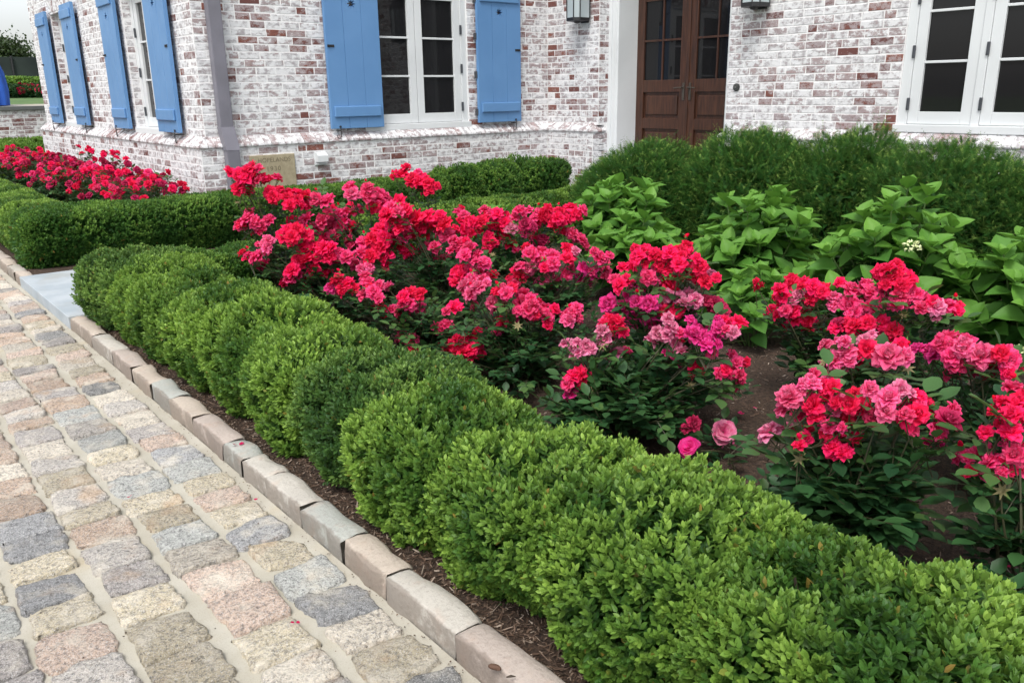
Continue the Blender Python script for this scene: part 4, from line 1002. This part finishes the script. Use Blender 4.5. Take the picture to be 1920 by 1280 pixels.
L = conv(cv('40,490 90,500 130,540 180,590 90,620 170,650 60,540 20,470', 'K', 92)+cv('40,660 15,680', 'R', 90)+cv('440,535 500,525 560,550 480,580 570,590 520,560', 'K', 98)+cv('670,540 650,560', 'R', 92)+cv('700,520', 'F', 60)+cv('360,640 380,660', 'R', 95)+cv('430,620 450,600', 'P', 90)+cv('520,680 500,670', 'P', 92)+cv('590,690 650,650', 'K', 80)+cv('740,620 720,640 785,655', 'M', 88)+cv('810,580 860,590 870,640 840,560', 'K', 88), *c2, b)
rose_bush('rose bush in the middle of the bed with reddish seed stems among crimson blooms', b, L, 26, .38, .36, 8)
b = (2.22, 2.70)
L = conv(cv('110,700 140,725 65,720 90,770', 'P', 98)+cv('280,740 340,715 300,760', 'K', 92)+cv('220,810 240,840', 'P', 92)+cv('120,820', 'K', 50)+cv('12,840', 'R', 95)+cv('250,930 280,940', 'R', 100)+cv('215,950', 'F', 60)+cv('390,820 450,830 510,845 400,890 470,880 540,890 440,790 430,860', 'K', 104)+cv('670,870 650,900 700,845', 'K', 92)+cv('660,910', 'P', 95)+cv('40,1060 110,1080 20,1090 90,1000 60,1100 130,1075', 'R', 92), *c2, b)
rose_bush('rose bush at mid bed with a flat crimson cluster above dark leaves', b, L, 36, .34, .36, 9)
b = (2.42, 2.05)
L = conv(cv('1050,550 1040,590 1150,540 1190,600 1240,530 1300,520 1290,590 1100,520 1360,560 1410,610 1350,640 1440,690 1400,690 1300,660 1240,570 1080,580 1340,530 1390,650', 'R', 98)+cv('1470,650', 'F', 80)+cv('990,690 950,715', 'R', 100)+cv('1110,670 1150,680', 'K', 95)+cv('1235,735', 'R', 145)+cv('1020,775 1080,760 1140,790 1000,840 1090,850 1160,870 960,880 1150,930 885,820 1050,810 1110,900 1120,820', 'M', 118)+cv('1290,790 1345,770 1385,800 1350,860 1260,770', 'F', 98)+cv('1280,860 1215,870', 'R', 95)+cv('1500,815 1535,860 1480,865 1520,840', 'D', 104), *c2, b)
rose_bush('largest rose bush at centre right, mixing scarlet, magenta and faded pink blooms', b, L, 34, .42, .31, 10, leafsize=.044)
b = (2.05, 1.97)
L = conv(cv('870,950 930,920 950,970 900,980', 'R', 105)+cv('700,1060 760,1060 820,1050 730,1090 860,1020', 'F', 98)+cv('930,1100', 'F', 105)+cv('900,1010', 'M', 90)+cv('1220,990 1200,1030 1270,1050 1240,950', 'F', 98)+cv('1260,1110 1280,1150', 'M', 80)+cv('1380,960 1440,1000 1450,1060 1370,1000 1420,1020', 'M', 104)+cv('1520,960 1500,1000', 'M', 95)+cv('1600,985 1570,985', 'F', 84)+cv('1630,925', 'R', 100), *c2, b, .08)+conv(cv('1290,600', 'R', 85)+cv('1430,640 1550,560 1520,610 1560,650 1560,690', 'K', 82)+cv('560,655 600,640', 'R', 110)+cv('570,720', 'M', 115)+cv('630,785', 'M', 100), *c4, b, .08)+conv(cv('1282,940', 'D', 100), *c4, b, .05, -.1)
rose_bush('dark-leaved low rose bush with drooping faded pink and magenta blooms, right of centre', b, L, 38, .34, .27, 11, leafsize=.046, low=.45)
b = (2.24, 1.62)
L = conv(cv('1462,990', 'C', 138), *c4, b, .01, 0.0)+conv(cv('1255,1080', 'O', 118), *c4, b, .01, -.08)
rose_bush('small low rose shoot with one pale pink open bloom over the mulch', b, L, 3, .10, .10, 12, thin=.4)
b = (2.95, 1.62)
L = conv(cv('250,190 320,150 380,150 440,170 490,190 430,240 300,240 210,310 280,300 330,320 390,310 300,400 340,360 410,370 350,205 470,215', 'R', 92)+cv('355,225 410,225', 'F', 75)+cv('555,235', 'P', 85)+cv('130,175', 'R', 68)+cv('470,430', 'D', 80)+cv('660,190 740,180 770,200 650,270 720,260 790,290 700,300', 'K', 104), *c5, b)
rose_bush('rose bush with scarlet blooms beside the bare mulch patch, on the right', b, L, 12, .42, .18, 13, leafsize=.044, low=.45)
b = (2.90, 1.22)
L = conv(cv('820,90 930,80 900,120 980,130 940,160 865,70', 'R', 98)+cv('840,190', 'D', 80)+cv('930,230 960,250 1020,220 1060,250 1060,290', 'K', 98)+cv('1150,290', 'F', 95)+cv('1230,310 1205,280', 'K', 98)+cv('590,380', 'D', 95)+cv('680,400 760,380 830,380 920,440 900,420 640,390', 'R', 100), *c5, b)
rose_bush('upright rose bush on the right whose top cluster overlaps the hydrangea', b, L, 12, .42, .18, 14, leafsize=.044, low=.45)
b = (2.28, 1.12)
L = conv(cv('600,500 560,550 630,540 530,620 590,630 570,590', 'P', 112)+cv('740,480', 'F', 95)+cv('720,560 700,610 750,530', 'R', 108)+cv('870,570', 'P', 165)+cv('940,510 950,570', 'R', 95), *c5, b)
rose_bush('rose bush with rose-pink blooms in the middle of the right-hand group', b, L, 12, .36, .16, 15, leafsize=.046, low=.45)
b = (2.66, .92)
L = conv(cv('1110,540 1140,560', 'M', 108)+cv('1220,520 1310,500 1250,560', 'K', 112)+cv('1400,565', 'P', 145)+cv('1260,620 1240,660', 'K', 110)+cv('1370,640 1450,650', 'D', 95)+cv('1560,600 1530,560 1510,620', 'K', 118), *c5, b)
rose_bush('rose bush with a flat spray of crimson blooms near the right edge', b, L, 10, .28, .15, 16, leafsize=.046, low=.45)
b = (1.98, .98)
L = conv(cv('300,800', 'P', 150)+cv('190,1000', 'F', 150)+cv('390,730 440,730', 'P', 90)+cv('500,740 550,750', 'R', 105)+cv('565,810', 'P', 125)+cv('470,880 500,900 440,850', 'R', 120)+cv('690,800 700,860 650,850', 'R', 112)+cv('590,940 620,930', 'R', 112)+cv('790,920 760,930', 'D', 110)+cv('870,810', 'P', 135)+cv('940,760', 'F', 100)+cv('1030,800 1060,850 1000,860 1040,900 980,930', 'R', 122)+cv('1215,930', 'D', 140)+cv('390,1040 400,1000', 'R', 90)+cv('650,990', 'R', 118)+cv('545,1080 570,1110', 'R', 112)+cv('680,1130 700,1090', 'P', 112)+cv('1150,1080', 'M', 95)+cv('530,970', 'K', 90)+cv('380,1130', 'b', 60), *c5, b, .07, -.04)
rose_bush('nearest rose bush on the right with large scarlet and pink blooms above broad leaves', b, L, 24, .38, .17, 17, leafsize=.052, low=.45)
b = (2.12, .60)
L = conv(cv('1410,1120 1430,1210 1450,1170', 'K', 120)+cv('1590,1130 1560,1190 1620,1200 1630,1100', 'K', 110)+cv('1570,1000 1600,850 1580,900 1630,950 1540,960 1640,820 1540,1210', 'R', 112), *c5, b, .05)
rose_bush('rose bush cut by the right edge of the picture, blooms low over the mulch', b, L, 10, .30, .14, 18, leafsize=.05, low=.45)
# small new shoots by the mulch
for i, (x, y, s_) in enumerate(((2.10, 1.22, .10), (1.86, .62, .13), (2.62, 1.30, .14))):
    rose_bush(['low leafy rose shoot behind the hedge, left of the nearest rose bush', 'low leafy rose shoot at the bottom right behind the hedge', 'low leafy rose shoot on the mulch between two rose bushes'][i], (x, y), [], 9, s_, .15, 40+i, group='young rose shoots', leafsize=.04)
# far rose row beside the wing
gfar = 'red rose bushes beside the wing'
fl = ['right-hand end of the side bed, by the wing corner', 'side bed, second from the wing corner', 'side bed, third from the wing corner', 'side bed, fourth from the wing corner', 'side bed, fifth from the wing corner', 'side bed, sixth from the wing corner', 'side bed, near the far end', 'side bed, farthest in view']
for i in range(8):
    bx_, by_ = 2.26-.02*i, 7.92+i*.80; rg = np.random.default_rng(700+i); L = []
    for k in range(62):
        ph = rg.uniform(0, 6.28); q = math.sqrt(rg.random()); hh = .56*(1-.42*q*q)+rg.normal(0, .035)
        L.append((np.array([bx_+.36*q*math.cos(ph), by_+.46*q*math.sin(ph), .05+hh]), rg.uniform(.068, .092), rg.choice(['R', 'K', 'R', 'D', 'R', 'D'])))
    if i in (2, 3):
        for k in range(7): L.append((np.array([bx_+.12+rg.normal(0, .05), by_+rg.normal(0, .06), .72+rg.normal(0, .03)]), .075, 'R'))
    L = [(p, d, str(k)) for p, d, k in L]
    rose_bush('crimson rose bush in the '+fl[i], (bx_, by_), L, 20, .42, .38, 60+i, group=gfar, leafsize=.042)
# ------------------------------------------------------------------ fallen petals and litter
PT = np.array([(-.1, 0, 0), (.1, 0, 0), (.42, .5, .10), (-.42, .5, .10), (.30, .95, .16), (-.30, .95, .16), (0, .5, -.02)])
PTF = [np.array([(0, 1, 2, 6), (6, 2, 4, 5)]), np.array([(0, 6, 3), (3, 6, 5)])]
def ground_pt(x, y, z): v = ray(x, y); t_ = (z-H)/v[2]; return np.array([v[0]*t_, v[1]*t_, z])
for i, (x, y, z, kd, lb) in enumerate(((243, 931, .022, 'D', 'red fallen petal on the setts near the left, on a joint'), (482, 938, .022, 'D', 'red fallen petal on the setts close to the kerb'), (561, 1168, .022, 'D', 'red fallen petal on a sett joint near the bottom'), (1334, 846, .05, 'F', 'lilac fallen petal on the mulch, lowest of three'), (1350, 840, .05, 'F', 'lilac fallen petal on the mulch, middle of three'), (1374, 834, .05, 'F', 'lilac fallen petal on the mulch, highest of three'), (1392, 778, .05, 'P', 'tiny pink petal alone on the bare mulch'), (1487, 872, .06, 'M', 'magenta fallen petal lying left of the nearest rose bush'), (448, 833, .077, 'D', 'red petal scrap on the back edge of the kerb'))):
    P_ = ground_pt(x, y, z); rg = np.random.default_rng(i); V, F = stamp(PT, PTF, np.zeros((2, 3))+rg.normal(size=(2, 3))*[.004, .004, 0]+[0, 0, .002], rg.normal(size=(2, 3))*[1, 1, .1], np.array([[0, 0, 1.0]]*2)+rg.normal(size=(2, 3))*.3, np.full(2, .020 if i > 2 else .010))
    me = mesh_np('fallen_petal', V, F, PET[kd], {'pt': np.full(len(V), .5), 'edge': np.full(len(V), .3)}); tag(link('fallen_petal', me, None, P_), lb, 'petal', 'fallen petals')
for i, (x, y, kd, lb) in enumerate(((1530, 700, 'K', 'crimson petal on the mulch under the scarlet rose bush'), (1420, 765, 'P', 'pale petal on bare mulch, left of the pink rose group'), (1880, 700, 'R', 'red petal on the mulch beneath the flat crimson spray'), (1850, 985, 'D', 'dark red petal on the mulch near the right edge'), (1885, 1060, 'K', 'crimson petal on the mulch by the lower right edge'), (1398, 905, 'R', 'red petal caught on the mulch edge behind the hedge'))):
    P_ = ground_pt(x, y, .052); rg = np.random.default_rng(i+30); V, F = stamp(PT, PTF, np.zeros((1, 3)), rg.normal(size=(1, 3))*[1, 1, .1], np.array([[0, .1, 1.0]]), np.full(1, .019))
    me = mesh_np('fallen_petal', V, F, PET[kd], {'pt': np.full(len(V), .5), 'edge': np.full(len(V), .3)}); tag(link('fallen_petal', me, None, P_), lb, 'petal', 'fallen petals')
mb = MB(); p = ground_pt(928, 1250, .080)
mb.tube([(-.002, -.014, 0), (0, -.008, 0), (.001, .0, .0), (0, .010, 0), (-.001, .015, 0)], [.003, .006, .0068, .006, .003], 10); o = mb.build('seed_cone', M_plain('brown_cone', (.10, .05, .03, 1), .7, .8, 300), smooth=True); o.location = p.tolist(); o.rotation_euler = (0, 0, .5)
tag(o, 'small brown cone-shaped catkin lying on the nearest kerb stone', 'cone')
mb = MB(); p = ground_pt(958, 1268, .084); mb.tube([(-.010, 0, 0), (0, .001, .001), (.010, .0, 0)], [.0015, .003, .001], 6); o = mb.build('twig', m_twig); o.location = p.tolist(); o.rotation_euler = (0, 0, -.6)
tag(o, 'dark bit of twig beside the brown catkin on the nearest kerb stone', 'twig')
n = 900
yy = .9+rng.random(n)**1.6*5; O = np.stack([.925-rng.exponential(.05, n), yy, np.full(n, .006)], 1)
O[450:, 0] = rng.uniform(-1, .9, n-450); O[450:, 2] = .019
V, F = stamp(T, [np.array([(0, 1, 2, 3)])], O, rng.normal(size=(n, 3))*[1, 1, .1], np.tile([0, 0, 1.0], (n, 1)), rng.uniform(.002, .0055, n))
V[:, 2] += .002*np.random.default_rng(1).random(len(V)); V0, F0 = V, F; tag(link('litter', mesh_np('litter', V, F, m_chip, {'tone': np.repeat(rng.random(n)*.7, 4)})), 'scattered dark bark crumbs on the grout and setts beside the kerb', 'bark crumbs', kind='stuff')
# ------------------------------------------------------------------ far left background
B4 = Bricks(77); yw = 17.2
B4.wall(ffront(yw), -1.0, 5.2, .0, 1.083); t = empty('garden_wall', 'low whitewashed brick garden wall with a grey coping at the far left', 'wall', (2, yw, 0))
o = B4.build(None, 'brick_face'); o.parent = t; o.matrix_parent_inverse = Matrix.Translation(-Vector(t.location))
mb = MB(); mb.box(-1, yw, 0, 5.2, yw+.25, 1.083); o = mb.build('mortar', m_mortar); o.parent = t; o.matrix_parent_inverse = Matrix.Translation(-Vector(t.location))
mb = MB(); mb.box(-1.05, yw-.04, 1.083, 5.25, yw+.29, 1.15, .006); o = mb.build('coping', M_plain('grey_coping', (.13, .14, .14, 1), .8)); o.parent = t; o.matrix_parent_inverse = Matrix.Translation(-Vector(t.location))
hedge('lime_shrub', 'bright lime green shrub in front of the low garden wall', 'shrub', 2.55, 15.9, .62, .5, .62, 2600, m_lime, 230, .05, .6, 0, .4, 5, .06)
# raised lawn beyond the wall
me = mesh_np('far_lawn', [(-10, 17.5, 1.10), (30, 17.5, 1.10), (30, 19.2, 1.165), (-10, 19.2, 1.165), (30, 28, 1.31), (-10, 28, 1.31), (30, 60, 1.33), (-10, 60, 1.33)], [[(0, 1, 2, 3), (3, 2, 4, 5), (5, 4, 6, 7)]], s.m if False else bpy.data.materials['lawn']); tag(link('far_lawn', me), kind='structure')
me = mesh_np('far_path', [(-10, 17.55, 1.108), (30, 17.55, 1.108), (30, 19.2, 1.171), (-10, 19.2, 1.171)], [[(0, 1, 2, 3)]], m_grout); tag(link('far_path', me), kind='structure')
hedge('far_hedge', 'low green hedge behind the far red flowers', 'hedge', 4.9, 28.6, 1.6, .9, 1.80, 5000, m_lime, 240, .09, .5, 0, .3, 4, .06)
def far_flowers(x, y, rx, h, kd, label, z0, sz=.11, n=90):
    rg = np.random.default_rng(int(x*100)); t = empty('flowering_shrub', label, 'flowering shrub', (x, y, z0), 0, 'flowering shrubs beyond the garden wall')
    V, F, A = box_foliage(int(x*10), rx, .4, h, .3, 900, .06, .05, 5, 4, .3, .4, .1, 'lo'); link('foliage', mesh_np('foliage', V, F, m_rose if kd != 'W' else m_boxd, A, smooth=False), t)
    S, Nn = rounded(rg, n, rx, .4, h, .3, .05, 5, 3, .15); dd = unit(Nn+rg.normal(size=S.shape)*.4)
    src = BM['R'][0] if kd != 'W' else BM['F'][0]; vs = np.empty(len(src.vertices)*3); src.vertices.foreach_get('co', vs); vs = vs.reshape(-1, 3)
    fs = np.array([p.vertices[:] for p in src.polygons]); V, F = stamp(vs[:, [0, 2, 1]], [fs], S, dd, rg.normal(size=S.shape), np.full(n, sz))
    mt = PET['D' if kd == 'R' else 'K'] if kd != 'W' else bpy.data.materials.get('white_bloom') or M_plain('white_bloom', (.7, .62, .62, 1), .6)
    me = mesh_np('flowers', V, F, mt, {'pt': np.full(len(V), .5), 'edge': np.full(len(V), .2)}); o = link('flowers', me, t); o['kind'] = 'stuff'
far_flowers(4.35, 27.2, .9, .36, 'R', 'mass of red flowers on the lawn beyond the garden wall', 1.28)
far_flowers(5.20, 26.6, .30, .42, 'K', 'small crimson flowering shrub beside the house edge in the distance', 1.27, .12, 50)
far_flowers(4.52, 21.7, .22, .52, 'W', 'white flowering shrub against the far corner of the house', 1.19, .12, 40)
# windscreen fence
mb = MB(); mb.box(-2, 33.0, 1.0, 18, 33.03, 2.60); t = empty('windscreen_fence', 'dark green mesh windscreen fence in the distance at the far left', 'fence', (5, 33, 1))
s2 = N('windscreen_cloth'); s2.base(s2.mix(s2.step(s2.noise(.8, 5), .3, .7), (.010, .016, .016, 1), (.028, .040, .034, 1))); s2.rough(.9)
o = mb.build('screen', s2.m); o.parent = t; o.matrix_parent_inverse = Matrix.Translation(-Vector(t.location))
for k in range(8):
    mb = MB(); mb.tube([(-2+k*2.5, 32.95, 1.0), (-2+k*2.5, 32.95, 2.63)], .035, 8); o = mb.build('post', m_iron); o.parent = t; o.matrix_parent_inverse = Matrix.Translation(-Vector(t.location))
# closed blue umbrella
pu = at_depth(-10, 195, 18.9); t = empty('blue_umbrella', 'closed bright blue garden umbrella at the left edge behind the low wall', 'umbrella', (pu[0], pu[1], 1.14))
V = []; nn = 40; prof = [(.02, 1.30), (.05, 1.22), (.10, 1.12), (.07, 1.04), (.13, .9), (.21, .6), (.24, .3), (.22, .02)]
for r0, z in prof:
    for k in range(nn):
        th = 2*math.pi*k/nn; rr_ = r0*(1+.16*math.cos(8*th+z*2)); V.append((rr_*math.cos(th), rr_*math.sin(th), z))
F = [(i*nn+k, i*nn+(k+1) % nn, (i+1)*nn+(k+1) % nn, (i+1)*nn+k) for i in range(len(prof)-1) for k in range(nn)]
link('canopy', mesh_np('canopy', V, [np.array(F)], M_plain('blue_canvas', (.018, .10, .48, 1), .7, .2, 20)), t)
mb = MB(); mb.tube([(0, 0, -.02), (0, 0, 1.36)], .02, 8); mb.build('pole', m_iron, t)
# trees
def tree(x, y, z0, h, r, seed, label, n=9000, leaf=.16, mat=None):
    rg = np.random.default_rng(seed); t = empty('tree', label, 'tree', (x, y, z0), 0, 'distant trees beyond the fence')
    tr = MB(); tips = []
    tr.tube([(0, 0, 0), (.05, .05, h*.3), (0, .1, h*.62)], [r*.09, r*.065, r*.03], 8)
    for k in range(16):
        a = k*2.4; z = h*(.22+.04*k); e = np.array([math.cos(a)*r*rg.uniform(.5, .9), math.sin(a)*r*rg.uniform(.5, .9), min(h*.95, z+h*rg.uniform(.12, .3))]); tr.tube([(0, 0, z), tuple(e*.5+np.array([0, 0, z*.55])), tuple(e)], [r*.035, r*.022, r*.008], 5, False); tips.append(e)
    tips.append(np.array([0, 0, h*.92])); tips = np.array(tips); c = tips[rg.integers(len(tips), size=n)]+rg.normal(size=(n, 3))*r*.21
    D = rg.normal(size=(n, 3))+[0, 0, -.2]; V, F = stamp(LEAF4, LF4, c, D, rg.normal(size=(n, 3))+[0, 0, 1], leaf*rg.uniform(.6, 1.2, n))
    link('crown', mesh_np('crown', V, F, mat or m_tree, {'tone': np.repeat(rg.random(n), 4), 'tip': np.repeat(rg.random(n)*.5, 4)}, smooth=False), t); tr.build('trunk', m_twig, t)
tree(5.9, 38, 1.0, 2.15, 1.2, 1, 'bushy dark tree top above the fence at the far left edge')
tree(9.3, 44, 1.0, 2.2, 1.0, 2, 'olive green tree just left of the house edge, behind the fence')
tree(7.6, 36, 1.0, 2.0, .7, 3, 'thin reddish branched tree beside the house edge in the distance', 3500, .12)
tree(4.6, 42, 1.0, 2.2, 1.3, 4, 'dark distant tree beyond the fence, past the left edge')
